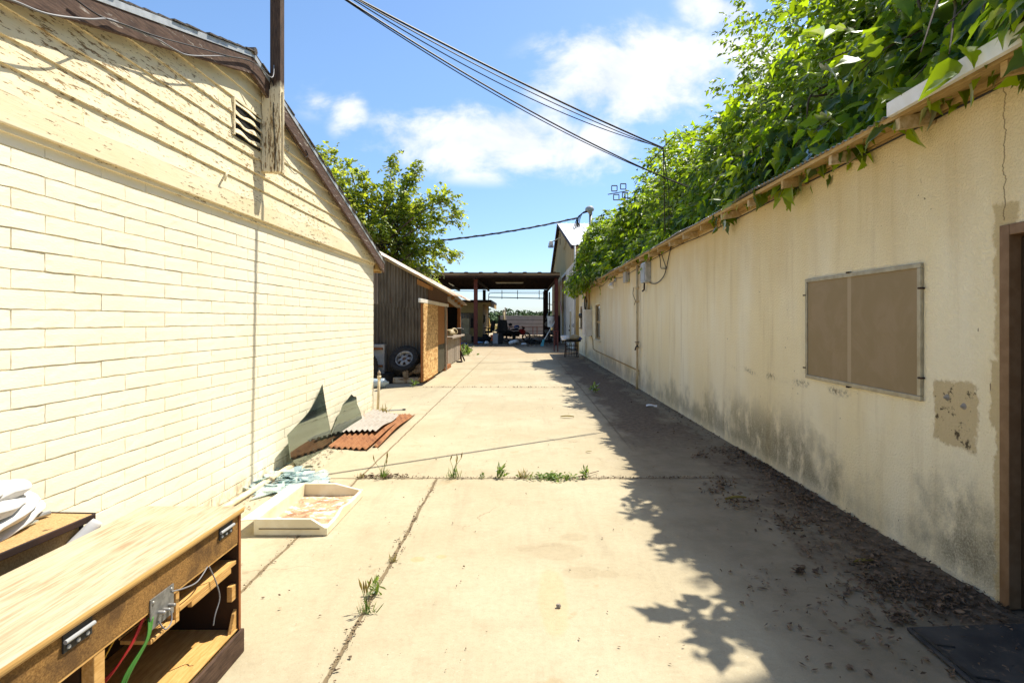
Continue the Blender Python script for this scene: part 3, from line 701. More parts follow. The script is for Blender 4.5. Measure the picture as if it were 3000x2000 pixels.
b = MB(); b.prism([(2.385, -1.2, roof_z(2.385) - .048), (2.385, -1.2, roof_z(2.385) - .016), (2.46, -1.2, roof_z(2.46) - .016), (2.46, -1.2, roof_z(2.46) - .048)], (0, 28.4, 0))
b.prism([(2.463, -1.2, roof_z(2.463) - .036), (2.463, -1.2, roof_z(2.463) - .016), (2.66, -1.2, roof_z(2.66) - .016), (2.66, -1.2, roof_z(2.66) - .036)], (0, 28.4, 0))
obj('eave_board', b, MAT['tanwood'], rb)
for k in range(-4, 30):
    y = 2.785 + .8155 * k
    if y > 27: break
    b = MB(); dy = R.uniform(-.02, .02); xs = 2.395 + R.uniform(-.01, .01)
    b.prism([(xs, y + dy, roof_z(xs) - .05), (xs, y + dy, roof_z(xs) - .125), (RX, y + dy, roof_z(RX) - .125), (RX, y + dy, roof_z(RX) - .038)], (0, .042, 0))
    obj('rafter_tail', b, MAT['endgrain'] if k % 3 else MAT['tanwood'], rb)
b = MB(); b.box(2.602, RX - .001, -1, 27, 2.872, 2.94)
obj('frieze_board', b, MAT['tanwood'], rb)
b = MB(); b.box(RX - .012, RX - .001, -1, 27, 2.852, 2.869)
obj('frieze_strip', b, MAT['tanwood'], rb)
b = MB(); b.prism([(2.318, 1.0, 2.865), (2.318, 1.0, 2.955), (2.335, 1.0, 2.955), (2.350, 1.0, 2.875), (2.35, 1.0, 2.865)], (0, 2.62, .0))
obj('gutter', b, MAT['white'], rb, label='short white gutter piece at the near end of the eave')
# door
dr = thing('door', None, None); dr.parent = rb
b = MB()
b.box(RX - .014, RX + .14, 3.055, 3.117, 0.01, 2.088); b.box(RX - .014, RX + .14, 2.201, 2.258, .01, 2.088); b.box(RX - .013, RX + .139, 2.26, 3.054, 2.03, 2.088)
obj('door_frame', b, MAT['brownframe'], dr, bevel=.003)
b = MB(); b.box(RX + .05, RX + .08, 3.025, 3.053, .02, 2.02); b.box(RX + .082, RX + .12, 2.27, 3.05, .02, 2.02)
for z in (.2, .75, 1.3): b.box(RX + .074, RX + .081, 2.36, 2.9, z, z + .45)
obj('door_leaf', b, MAT['doorwood'], dr, bevel=.003)
b = MB(); b.lathe([(0, 0), (.028, .005), (.03, .03), (.012, .045), (.012, .06)], (RX + .02, 2.35, 1.0), (1, 0, 0), 14); obj('door_knob', b, MAT['steel'], dr, smooth=True)
# big screened window
wn = thing('screened_window', None, None); wn.parent = rb
wy0, wy1, wz0, wz1 = 3.722, 5.250, 1.037, 1.948
b = MB(); fw = .032
b.box(RX - .026, RX - .001, wy0, wy1, wz1 - fw, wz1); b.box(RX - .026, RX - .001, wy0, wy1, wz0, wz0 + fw)
b.box(RX - .027, RX - .001, wy0, wy0 + fw, wz0 + fw + .001, wz1 - fw - .001); b.box(RX - .027, RX - .001, wy1 - fw, wy1, wz0 + fw + .001, wz1 - fw - .001)
obj('window_frame', b, MAT['alu'], wn, bevel=.004)
b = MB(); b.box(RX - .014, RX - .001, wy0 + fw, wy1 - fw, wz0 + fw, wz1 - fw); obj('sun_screen', b, MAT['screen'], wn)
for y, z in ((wy0 - .005, 1.78), (wy0 - .005, 1.19), (wy1 + .005, 1.80), (wy1 + .005, 1.13), (4.55, wz1 + .004), (4.55, wz0 - .004)):
    b = MB(); b.box(RX - .034, RX - .027, y - .02, y + .02, z - .006, z + .006); b.tube([(RX - .04, y, z), (RX, y, z)], .006, 8); obj('clip', b, MAT['darksteel'], wn)
for (y0, y1, z0, z1) in holes[1:]:
    w = thing('sash_window', None, None); w.parent = rb
    b = MB(); f = .07
    b.box(RX - .02, RX + .02, y0 - f, y0, z0 - .0, z1); b.box(RX - .02, RX + .02, y1, y1 + f, z0, z1); b.box(RX - .021, RX + .02, y0 - f, y1 + f, z1 + .001, z1 + f); b.box(RX - .07, RX + .1, y0 - f - .02, y1 + f + .02, z0 - .05, z0 - .001)
    obj('window_frame', b, MAT['siding'] if y0 < 22 else MAT['brownframe'], w)
    b = MB(); zm = (z0 + z1) / 2
    for a in ((y0, y0 + .05, z0, z1), (y1 - .05, y1, z0, z1), (y0 + .051, y1 - .051, z0, z0 + .06), (y0 + .051, y1 - .051, z1 - .05, z1), (y0 + .051, y1 - .051, zm - .03, zm + .03)): b.box(RX + .03, RX + .07, *a)
    obj('window_sash', b, MAT['tanwood'] if y0 < 22 else MAT['brownframe'], w)
    b = MB(); b.box(RX + .045, RX + .055, y0 + .02, y1 - .02, z0 + .02, z1 - .02); obj('window_pane', b, MAT['pane'], w)
# wall screws left from a removed plate
for y, z in ((3.52, 1.09), (3.385, 1.055)):
    tag(obj('wall_screw', MB().lathe([(0, -.022), (.007, -.02), (.009, -.014), (.009, -.004), (.019, -.003), (.021, 0)], (RX, y, z), (1, 0, 0), 12), MAT['stone'], smooth=True),
        'round metal screw head on the tan patch, ' + ('nearer the window' if y > 3.5 else 'nearer the door'), 'screw')
# standpipe with tap
sp = thing('water_pipe', 'rusty cream painted water pipe with a tap, running up the stucco wall', 'pipe', (2.57, 12.85, 0))
b = MB(); b.tube([(2.56, 12.85, 0), (2.565, 12.85, .35), (2.57, 12.85, 2.82)], .028, 10)
for z in (.35, .95, 1.05, 2.0, 2.3): b.lathe([(.028, -.03), (.042, -.025), (.042, .025), (.028, .03)], (2.568, 12.85, z), n=10)
obj('riser', b, surf('chipped_pipe_paint', (.52, .42, .25), (.42, .31, .17), 8, spots=(.05, .04, .03), sscale=9, sthr=.60, stretch=(1, 1, .5)), sp, smooth=True)
tp = MB(); tp.tube([(2.565, 12.85, .98), (2.55, 12.72, .98), (2.53, 12.66, 1.0), (2.49, 12.62, .97), (2.47, 12.60, .90)], .016, 8); tp.tube([(2.52, 12.64, 1.0), (2.52, 12.64, 1.08)], .008, 6); tp.bar((2.47, 12.64, 1.085), (2.57, 12.64, 1.085), .012, .012)
obj('tap', tp, MAT['darksteel'], sp, smooth=True)
b = MB(); b.tube([(2.60, 12.85, .42), (2.605, 16.5, .44), (2.605, 20.8, .46), (2.605, 21.4, .5), (2.605, 21.5, .8), (2.605, 22.0, 1.0)], .016, 8)
tag(obj('gas_line', b, MAT['tanwood'], smooth=True), 'thin tan pipe running low along the stucco wall towards the panel box', 'pipe')
# grey junction box + loops of wire
jb = thing('junction_box', 'grey metal junction box under the eave beside the water pipe', 'electrical box', (2.6, 11.9, 2.5))
b = MB(); b.box(2.50, RX - .002, 11.72, 12.15, 2.36, 2.78); obj('box_body', b, MAT['steel'], jb, bevel=.008)
b = MB(); b.box(2.488, 2.499, 11.75, 12.12, 2.40, 2.74); obj('box_cover', b, MAT['greycab'], jb, bevel=.004)
b = MB(); b.tube([(2.56, 12.05, 2.36), (2.56, 12.08, 2.22), (2.57, 12.3, 2.2)], .018, 8); obj('fitting', b, MAT['darksteel'], jb, smooth=True)
def W(pts, X=2.60): return [onx(px, py, X) for px, py in pts]
k_ = .784 / 3.136
def c8(x, y): return ((1860 + x / 3.135) * .784, (700 + y / 3.135) * .784)
tag(obj('hanging_wire', MB().tube(smooth_path(W([c8(*p) for p in ((100, 345), (130, 395), (180, 412), (230, 385), (270, 330), (290, 265), (310, 170), (335, 60))])), .009, 6), MAT['cable']),
    'black wire hanging in a wide loop below the grey junction box', 'wire')
tag(obj('hanging_wire', MB().tube(smooth_path(W([c8(*p) for p in ((200, 70), (215, 130), (232, 180), (238, 262), (262, 270), (285, 266), (262, 190), (232, 105))])), .008, 6), MAT['cable']),
    'black wire in a narrow square ended loop under the rafters', 'wire')
tag(obj('eave_wire', MB().tube(smooth_path([(2.595, .5, 2.84), (2.596, 3, 2.842), (2.594, 5.0, 2.828), (2.596, 8, 2.80), (2.592, 9.5, 2.82), (2.59, 12.0, 2.78), (2.585, 15, 2.70), (2.59, 17, 2.82), (2.59, 19, 2.70), (2.59, 21, 2.82), (2.59, 26.5, 2.75)]), .0065, 6), MAT['cable']),
    'long black wire stapled along the top of the stucco wall', 'wire')
# floodlight under the eave
fl = thing('eave_floodlight', 'small white floodlight under the eave past the water pipe', 'lamp', (2.55, 16.2, 2.7))
b = MB(); b.lathe([(.0, 0), (.06, .01), (.06, .03), (.02, .05)], (2.63, 16.2, 2.72), (-1, 0, 0), 12); b.tube([(2.6, 16.2, 2.72), (2.52, 16.1, 2.62)], .018, 8); obj('mount', b, MAT['steel'], fl, smooth=True)
b = MB(); b.lathe([(.02, 0), (.045, .03), (.085, .14), (.09, .16), (.08, .155), (.0, .12)], (2.52, 16.1, 2.64), (-.45, -.35, -.8), 14); obj('lamp_head', b, MAT['white'], fl, smooth=True)
tag(obj('vent_cap', MB().box(2.52, RX - .002, 14.1, 14.45, 2.52, 2.78), surf('louvre_grey', (.35, .33, .28), bmp=0), bevel=.01), 'small grey louvred vent under the eave left of the water pipe', 'vent')
tw = W([c8(*p) for p in ((25, 320), (-10, 400), (-2, 470), (5, 540))], 2.58)
tag(obj('dead_twig', MB().tube(smooth_path(W([(1456, 660), (1454, 675), (1459, 690), (1457, 700)], 2.58)), .008, 5), MAT['bark']), 'dry vine twig hanging on the stucco wall beside the pipe', 'twig')
# electrical panel
pb = thing('panel_box', 'tall cream electrical panel box between the two sash windows', 'electrical box', (2.5, 22.6, 1.2))
b = MB(); b.box(2.36, RX - .002, 21.9, 22.9, .95, 1.98); obj('cabinet', b, MAT['white'], pb, bevel=.01)
b = MB(); b.box(2.345, 2.359, 21.95, 22.85, 1.0, 1.93); obj('panel_door', b, MAT['whitewall'], pb, bevel=.006)
b = MB(); b.box(2.42, RX - .002, 22.95, 23.6, 1.25, 2.3); obj('upper_cabinet', b, MAT['whitewall'], pb, bevel=.01)
for y_, z_, r_ in ((23.2, 2.3, .05), (22.3, 1.99, .04)):
    b = MB(); b.tube([(2.55, y_, z_), (2.55, y_, 2.9)], r_, 8); obj('conduit', b, MAT['tanwood'], pb, smooth=True)
b = MB(); b.lathe([(.0, -.14), (.09, -.12), (.11, -.05), (.11, 0)], (2.36, 23.15, 1.75), (1, 0, 0), 14); obj('meter', b, MAT['pane'], pb, smooth=True)
tag(obj('coiled_cable', MB().tube(smooth_path([(2.42 + .07 * math.cos(t), 22.4 + .35 * math.cos(t * 1.0), 2.25 + .25 * math.sin(t)) for t in [i * .5 for i in range(28)]], 2), .02, 6), MAT['cable']), 'coil of thick black cable on top of the panel box', 'cable')
# service mast
ms = thing('service_mast', 'grey steel mast with hooded weatherhead rising through the leaves', 'mast', (2.75, 23.2, 3))
b = MB(); b.tube([(2.72, 23.2, 2.9), (2.72, 23.2, 5.95)], .065, 10); obj('pipe', b, MAT['steel'], ms, smooth=True)
b = MB(); b.lathe([(.07, -.1), (.09, 0), (.16, .02), (.19, .1), (.16, .2), (.08, .25), (0, .26)], (2.70, 23.15, 5.98), (-.25, -.1, 1), 14); obj('weatherhead', b, MAT['greycab'], ms, smooth=True)
for i in range(4):
    b = MB(); b.tube(smooth_path([(2.66, 23.1, 6.0), (2.4 - .06 * i, 23.0, 5.95 - .05 * i), (2.25 - .08 * i, 23, 5.6 - .1 * i), (2.25 - .05 * i, 23, 5.35), (2.15, 23, 5.72)]), .016, 5); obj('lead', b, MAT['cable'], ms)

# ================================================================== OVERHEAD WIRES
G1, G2 = Vector((-2.58, 5.36, 0)), Vector((1.0, 7.87, 0)); PN = (G2 - G1).cross(SUN).normalized()   # the wires hang in one upright sheet above their shadow
def onw(px, py, off=0.0):
    d = Vector(((px - CX) / F, 1, (CY - py) / F)); o = Vector((0, 0, CH))
    return o + d * (((G1 + PN * off) - o).dot(PN) / d.dot(PN))
def wire(p0, p1, s, r, lab, ext=.7, off=0.0):
    p0, p1 = onw(*p0, off), onw(*p1, off); q = p0 - (p1 - p0) * ext
    pts = [q.lerp(p0, i / 6) for i in range(6)] + sag(p0, p1, s)
    tag(obj('power_line', MB().tube(pts, r, 6), MAT['cable']), lab, 'power line', 'power lines over the driveway')
    return p1
A1 = wire((825, 0), (1523, 340), .05, .013, 'thickest black power line, the uppermost of those reaching the thin mast')
wire((820, 0), (1520, 341), .10, .007, 'black power line hanging just below the thickest one', off=.012)
wire((812, 0), (1500, 333), .17, .006, 'thin black power line drooping under the upper pair, curving up to the thin mast', off=-.012)
wire((797, 0), (1585, 432), .14, .010, 'black power line, lower of the two ending in the leaves below the mast crossbar', off=.02)
wire((792, 0), (1585, 428), .19, .006, 'thin black power line twisting round the lowest thick one', off=.01)
print('WIRE END', A1)
wm = thing('wire_mast', 'thin dark mast standing in the leaves above the eave, holding the power lines', 'mast', (A1.x, A1.y, 3))
mx, my, mz = A1
b = MB(); b.tube([(mx + .03, my, 2.95), (mx + .01, my, 3.9), (mx, my, mz + .02)], .008, 6); obj('rod', b, MAT['darksteel'], wm)
b = MB(); b.tube([(mx - .2, my, mz - .22), (mx, my, mz), (mx + .2, my, mz + .22)], .007, 5); obj('crossbar', b, MAT['darksteel'], wm)
b = MB(); b.tube([(mx, my, mz), (mx + .04, my - .02, mz - .35), (mx + .08, my - .04, 3.6), (mx + .08, my - .05, 3.0)], .006, 5); obj('guy_wire', b, MAT['cable'], wm)
e0, e1 = at(800, 566, 20.0), Vector((2.16, 23, 5.72))
tag(obj('service_cable', MB().tube(sag(e0, e1, .22, 40), .035, 6), MAT['cable']), 'thick twisted black cable from the left tree to the weatherhead', 'cable')
hx = []
for i, p in enumerate(sag(e0, e1, .22, 160)): hx.append(p + Vector((0, .03 * math.cos(i * .55), .03 * math.sin(i * .55))))
b = MB(); b.tube(hx, .018, 5); o_ = obj('twisted_strand', b, MAT['cable'], bpy.data.objects['service_cable'])

# ================================================================== FOLIAGE
HALF_L = [(0, 0), (.11, -.03), (.24, .03), (.33, .19), (.25, .27), (.21, .37), (.29, .44), (.31, .55), (.21, .63), (.16, .77), (.06, .93), (0, 1.1)]
HALF_S = [(0, 0), (.24, .18), (.33, .42), (.20, .74), (0, 1.0)]
def leaf_template(half, fold, droop):
    V = []; L = []; S = []
    spine = [(0, 0), (0, .36), (0, .7), (0, half[-1][1])]
    def z(x, y): return fold * abs(x) - droop * y * y
    outer = half[1:-1]
    for sgn in (1, -1):
        n0 = len(V); pts = [spine[0]] + [(x * sgn, y) for x, y in outer] + [spine[3], spine[2], spine[1]]
        # triangulated fan strips: ngon split in two quads/ngons at the spine mids
        for x, y in pts: V.append((x, y, z(x, y) + .03 * math.sin(y * 9 + x * 7)))
        n = len(pts); k = n - 3                     # outline indices 0..k (tip), k+1 mid2, k+2 mid1
        h1 = 1 + len(outer) // 2
        for poly in ([*range(0, h1 + 1), k + 2], [*range(h1, k), k + 1, k + 2], [k - 1, k, k + 1]):
            if sgn < 0: poly = poly[::-1]
            S.append(len(L)); L += [n0 + q for q in poly]
    return np.array(V), np.array(L), np.array(S)
# both halves share one island by welding is unnecessary: the spine points are merged below
def weld(T):
    V, L, S = T; key = {}; mp = np.zeros(len(V), int); out = []
    for i, v in enumerate(np.round(V, 5)):
        k = tuple(v)
        if k not in key: key[k] = len(out); out.append(V[i])
        mp[i] = key[k]
    return np.array(out), mp[L], S
TL = [weld(leaf_template(HALF_L, f, d)) for f, d in ((.32, .22), (.6, .35), (.15, .1))] + [weld(leaf_template([(0, 0), (.17, .12), (.25, .36), (.15, .70), (0, 1.05)], f, d)) for f, d in ((.4, .3), (.7, .2))]
TS = [weld(leaf_template(HALF_S, f, d)) for f, d in ((.3, .2), (.55, .35), (.15, .05))]
def unit(a): return a / np.maximum(np.linalg.norm(a, axis=1, keepdims=True), 1e-6)
def leaf_mesh(name, P, D, Nn, S, mat, parent, templates):
    """P base points, D pointing direction, Nn rough normal, S length"""
    D = unit(D); X = unit(np.cross(D, Nn)); Z = np.cross(X, D)
    idx = NR.integers(0, len(templates), len(P)); VV = []; LL = []; SS = []; nv = nl = 0
    for t, (V, L, St) in enumerate(templates):
        s = np.where(idx == t)[0]; k = len(s)
        if k == 0: continue
        W_ = P[s][:, None, :] + S[s][:, None, None] * (V[None, :, 0:1] * X[s][:, None, :] + V[None, :, 1:2] * D[s][:, None, :] + V[None, :, 2:3] * Z[s][:, None, :])
        VV.append(W_.reshape(-1, 3))
        LL.append((L[None, :] + (np.arange(k) * len(V))[:, None] + nv).ravel()); SS.append((St[None, :] + (np.arange(k) * len(L))[:, None] + nl).ravel())
        nv += k * len(V); nl += k * len(L)
    return fast_mesh(name, np.concatenate(VV), np.concatenate(LL), np.concatenate(SS), mat, parent)
def twigs(base, dirs, length, per, size, droop=.35, spread=.9):
    """leaves along each twig; returns P,D,N,S and the twig end points"""
    n = len(base); d = unit(dirs); P = []; D = []; N = []; S = []
    side = unit(np.cross(d, NR.normal(size=(n, 3)) * .4 + np.array([0, 0, 1.0]))); up = np.cross(side, d)
    L = length * NR.uniform(.6, 1.3, n)
    for j in range(per):
        t = (j + .6) / per; sg = 1 if j % 2 else -1
        p = base + d * (L * t)[:, None] - np.array([0, 0, 1.0]) * (L * t * t * droop)[:, None]
        a = NR.uniform(.5, 1.3, n)[:, None] * spread
        dd = d * (.55 + .5 * t) + side * sg * a + np.array([0, 0, -1.0]) * NR.uniform(.05, .75, n)[:, None] + NR.normal(size=(n, 3)) * .18
        P.append(p); D.append(dd); N.append(up + NR.normal(size=(n, 3)) * .35 + np.array([0, 0, .6])); S.append(size * NR.uniform(.6, 1.25, n) * (1.0 if t < .8 else .72))
    return np.concatenate(P), np.concatenate(D), np.concatenate(N), np.concatenate(S), base + d * L[:, None] * .9 - np.array([0, 0, 1.0]) * (L * .81 * droop)[:, None]
def shell(c, r, n, lo=.72, hi=1.06, keep=None):
    u = unit(NR.normal(size=(n * 3, 3)))
    if keep is not None: u = u[keep(u)]
    u = u[:n]; k = NR.uniform(lo, hi, len(u)) ** .8
    lump = 1 + .16 * np.sin(u[:, 0] * 7 + c[1]) * np.sin(u[:, 1] * 6 + c[0]) + .10 * np.sin(u[:, 2] * 11 + c[1] * 2)
    return np.array(c) + u * np.array(r) * (k * lump)[:, None], u
def cat(lst): return [np.concatenate(a) for a in zip(*lst)]

def big_tree(name, label, trunk, crown, low, sprays, size, seedp, nper):
    root = thing(name, label, 'tree', (trunk[0], trunk[1], 0), 'mulberry trees behind the stucco building')
    parts = []; ends = []
    for c, r, n in crown:
        p, u = shell(c, r, int(n * 1.35)); tw = twigs(p, u * np.array([1, 1, .6]) + NR.normal(size=p.shape) * .45 + np.array([0, 0, .12]), .42, nper, size); parts.append(tw[:4])
        p, u = shell(c, np.array(r) * .62, n // 3, .5, 1.0); tw = twigs(p, u + NR.normal(size=p.shape) * .6, .5, nper, size * 1.5); parts.append(tw[:4])
    for c, r, n in low:
        p, u = shell(c, r, n, .55, 1.08, lambda q: q[:, 2] > -.5)
        tw = twigs(p, u * np.array([1, .8, .5]) + np.array([-.35, -.1, .1]) + NR.normal(size=p.shape) * .4, .42, nper, size); parts.append(tw[:4])
    lead = []
    for (a, b_, n, sz) in sprays:                                   # drooping shoots reaching over the eave
        a, b_ = np.array(a, float), np.array(b_, float)
        t = NR.uniform(.1, 1, n)[:, None]; base = a + (b_ - a) * t + NR.normal(size=(n, 3)) * np.array([.07, .10, .07])
        tw = twigs(base, np.tile(b_ - a, (n, 1)) + NR.normal(size=(n, 3)) * .5 * np.linalg.norm(b_ - a), .30, 4, sz, .5); parts.append(tw[:4]); lead.append((a, b_))
    P, D, N, S = cat(parts)
    lim = np.full(len(P), 1.17) + .03 * np.sin(P[:, 1] * 11)                                     # crown clipped to shape its cast shadow on the driveway, a few clusters kept
    for y0, y1, v in ((5.3, 6.7, .93), (1.2, 3.0, .86), (3.85, 4.5, .80), (8.3, 9.0, 1.05), (11.5, 13.2, .86), (13.8, 15.0, .95), (15.4, 19.5, .80)):
        lim = np.where((P[:, 1] > y0) & (P[:, 1] < y1), v + .12 * np.sin(P[:, 1] * 9 + y0), lim)
    k = (P[:, 0] - P[:, 2] / 2.4 > lim) | (P[:, 1] > 19.0) & (P[:, 0] - P[:, 2] / 2.4 > .35)
    hang = (P[:, 2] < 2.92) & (P[:, 0] < 2.62) & (P[:, 1] < 19) & (P[:, 1] > 2.4)        # few leaves reach below the eave
    k &= ~hang | (NR.random(len(P)) < .28)
    P, D, N, S = P[k], D[k], N[k], S[k]
    leaf_mesh('crown', P, D, N, S, MAT['leaf'], root, TL)
    tb = MB(); x, y = trunk[:2]
    tb.tube(smooth_path([(x, y, -.05), (x + .05, y - .08, 1.0), (x - .06, y + .05, 2.2), (x - .1, y, 3.6), (x - .15, y + .1, 5.2)]), [.30 - .007 * i for i in range(25)], 10)
    obj('trunk', tb, MAT['bark'], root, smooth=True)
    lb_ = MB()
    for c, r, n in crown + low:
        lb_.tube(smooth_path([(x - .08, y, 2.9), ((x + c[0]) / 2, (y + c[1]) / 2, (3.2 + c[2]) / 2 + .3), tuple(c)]), [.11 - .007 * i for i in range(13)], 7)
        for _ in range(5):
            v = Vector((R.uniform(-1, 1), R.uniform(-1, 1), R.uniform(-.3, 1)))
            lb_.tube([c, Vector(c) + Vector((v.x * r[0], v.y * r[1], v.z * r[2])) * .8], [.03, .008], 5)
    for a, b_ in lead: lb_.tube(smooth_path([a + np.array([.9, .2, .2]), a, (a + b_) / 2 + np.array([0, 0, .06]), b_]), [.018 - .0008 * i for i in range(19)], 5)
    obj('limbs', lb_, MAT['bark'], root, smooth=True)
    return root
R.seed(5)
def spr(y0, y1, n, x1=2.25, z1=3.12, per=22, sz=.17, x0=3.3, z0=3.55):
    out = []
    for i in range(n):
        y = y0 + (y1 - y0) * (i + R.uniform(.1, .9)) / n
        out.append(((x0 + R.uniform(-.3, .3), y + R.uniform(-.2, .3), z0 + R.uniform(-.15, .35)), (x1 + R.uniform(-.12, .22), y - R.uniform(0, .5), z1 + R.uniform(-.12, .22)), per, sz * R.uniform(.85, 1.15)))
    return out
big_tree('mulberry_tree', 'large leaved green tree spreading over the near end of the stucco roof', (9.0, 4.6),
         [((9.1, 3.4, 9.4), (3.4, 2.6, 3.6), 1600), ((8.9, 6.9, 9.3), (3.4, 2.9, 3.6), 1800), ((9.6, 5.0, 5.0), (1.6, 5.0, 2.6), 500)],
         [((4.4, 3.0, 4.2), (1.7, 1.8, 1.1), 620), ((4.4, 5.9, 4.2), (1.8, 2.0, 1.15), 760)],
         spr(1.4, 4.4, 16, 2.50, 3.16, 14, .22, 3.3, 3.9) + spr(3.9, 4.5, 3, 2.25, 3.3, 10, .18, 3.0, 3.7) + spr(1.7, 3.5, 16, 2.34, 3.10, 14, .19, 2.9, 3.6) + spr(4.4, 8.0, 18, 2.52, 3.10, 22, .19, 3.3, 3.7) + spr(2.0, 8.0, 26, 3.3, 4.6, 16, .18, 4.3, 5.0)
         + [((2.75, 2.62, 3.5), (2.32, 2.66, 2.95), 6, .22), ((2.8, 2.3, 3.6), (2.42, 2.25, 3.1), 7, .25), ((3.0, 3.6, 3.4), (2.60, 3.4, 3.1), 7, .22), ((3.0, 4.6, 3.35), (2.55, 4.3, 3.05), 9, .20)], .125, 1, 7)
big_tree('mulberry_tree', 'tall green tree rising over the middle of the stucco roof, beside the thin mast', (8.6, 11.8),
         [((8.5, 10.6, 8.3), (3.0, 2.6, 3.1), 1600), ((8.3, 14.2, 7.6), (2.8, 2.6, 2.8), 1400), ((9.4, 12, 4.8), (1.6, 5.0, 2.4), 500)],
         [((4.4, 9.2, 4.2), (1.8, 2.0, 1.1), 700), ((4.4, 12.8, 4.3), (1.8, 2.2, 1.2), 760)],
         spr(7.9, 10.0, 7, 2.85, 3.3, 20, .18) + spr(10.0, 15.5, 20, 2.6, 3.15, 20, .18) + spr(8.0, 15.5, 28, 3.3, 4.6, 16, .17, 4.3, 5.0), .13, 2, 7)
big_tree('mulberry_tree', 'lower green tree draping over the far end of the stucco roof, round the weatherhead', (6.8, 20.0),
         [((6.0, 17.4, 5.4), (2.5, 2.6, 2.0), 1000), ((5.0, 21.2, 4.3), (2.0, 2.4, 1.4), 900)],
         [((4.0, 17.5, 4.2), (1.5, 2.4, 1.0), 700), ((3.4, 21.5, 4.3), (1.3, 2.2, 1.1), 800)],
         spr(15.5, 20.0, 18, 2.5, 3.15, 24, .19) + spr(15.5, 20, 16, 3.0, 4.5, 18, .18, 4.0, 4.8) + spr(19.6, 23.6, 26, 1.95, 2.95, 28, .20, 2.9, 3.8) + [((2.7, 22.8, 4.9), (2.1, 22.8, 5.5), 16, .19), ((2.8, 22.2, 4.6), (2.3, 22.2, 5.0), 22, .19), ((2.6, 21.5, 3.6), (1.66, 21.8, 3.05), 34, .19), ((2.7, 20.6, 3.6), (1.9, 20.8, 2.95), 30, .19)], .15, 3, 7)

def left_tree():
    root = thing('leafy_tree', 'yellow green tree with open ragged branches rising behind the corrugated shed', 'tree', (-5.6, 21, 0))
    tips = []; lb_ = MB(); c0 = Vector((-5.55, 21, 2.6))
    tb = MB(); tb.tube(smooth_path([(-5.6, 21, -.05), (-5.5, 21.1, 1.0), (-5.62, 21, 2.0), c0, (-5.5, 21, 3.6), (-5.3, 21, 4.6)]), [.2 - .005 * i for i in range(31)], 9)
    obj('trunk', tb, MAT['bark'], root, smooth=True)
    goal = [((1052, 492), .5), ((1005, 445), .5), ((1030, 455), .4), ((960, 385), .45), ((905, 362), .4), ((1040, 585), .35), ((1010, 560), .35), ((1000, 610), .5), ((985, 640), .4), ((950, 470), .8), ((900, 440), .8), ((850, 450), .8),
            ((920, 520), .9), ((870, 530), .9), ((960, 560), .8), ((900, 590), .8), ((800, 375), .5), ((760, 350), .5), ((775, 420), .6), ((830, 400), .4), ((735, 350), .4), ((700, 380), .6), ((820, 520), .7), ((945, 610), .7), ((740, 440), .8), ((690, 450), .8), ((940, 420), .6), ((985, 500), .7), ((860, 590), .8), ((925, 470), .7), ((880, 490), .8)]
    parts = []
    for (px, py), rad in goal:
        y = 21 + R.uniform(-1.0, 1.0); g_ = at(px, py, y); st = c0 + Vector((R.uniform(-.1, .25), 0, R.uniform(0, 1.6)))
        mid = st.lerp(g_, .55) + Vector((0, 0, .25))
        path = smooth_path([st, mid, g_], 6); lb_.tube(path, [.05 - .0033 * i for i in range(13)], 5)
        n = int(34 + 100 * rad)
        bs = np.array([path[R.randint(5, 12)] for _ in range(n)]) + NR.normal(size=(n, 3)) * rad * .30
        dr_ = np.tile(np.array(g_ - mid), (n, 1)); dr_ = unit(dr_) + NR.normal(size=(n, 3)) * .55
        parts.append(twigs(bs, dr_, .30, 5, .155, .5)[:4])
    obj('limbs', lb_, MAT['bark'], root, smooth=True)
    P, D, N, S = cat(parts); leaf_mesh('crown', P, D, N, S, MAT['leaf2'], root, TS)
left_tree()

# far orchard and hedge on the horizon: one mass nobody could count
R.seed(3); parts = []
for i in range(210):
    x = -150 + i * 1.4 + R.uniform(-1, 1); yy = 235 + R.uniform(-14, 14); h = R.uniform(3.7, 5.3)
    p, u = shell((x, yy, h * .5), (2.4, 2.4, h * .55), 80, .6, 1.05); parts.append(twigs(p, u + NR.normal(size=p.shape) * .5, .9, 3, 1.15)[:4])
P, D, N, S = cat(parts)
tag(leaf_mesh('orchard', P, D, N, S, MAT['orchard'], None, TS), 'dark green line of orchard trees along the horizon', 'orchard', kind='stuff')
R.seed(31); parts = []
p = np.stack([NR.uniform(-14, 12, 2600), NR.uniform(66, 120, 2600), np.zeros(2600)], 1); parts.append(twigs(p, np.tile([0, 0, 1.0], (2600, 1)) + NR.normal(size=p.shape) * .25, .45, 3, .42, .05, .3)[:4])
P, D, N, S = cat(parts)
tag(leaf_mesh('dry_grass', P, D, N, S, MAT['drygrass'], None, TS), 'dry yellow grass in the field beyond the fence', 'grass', kind='stuff')

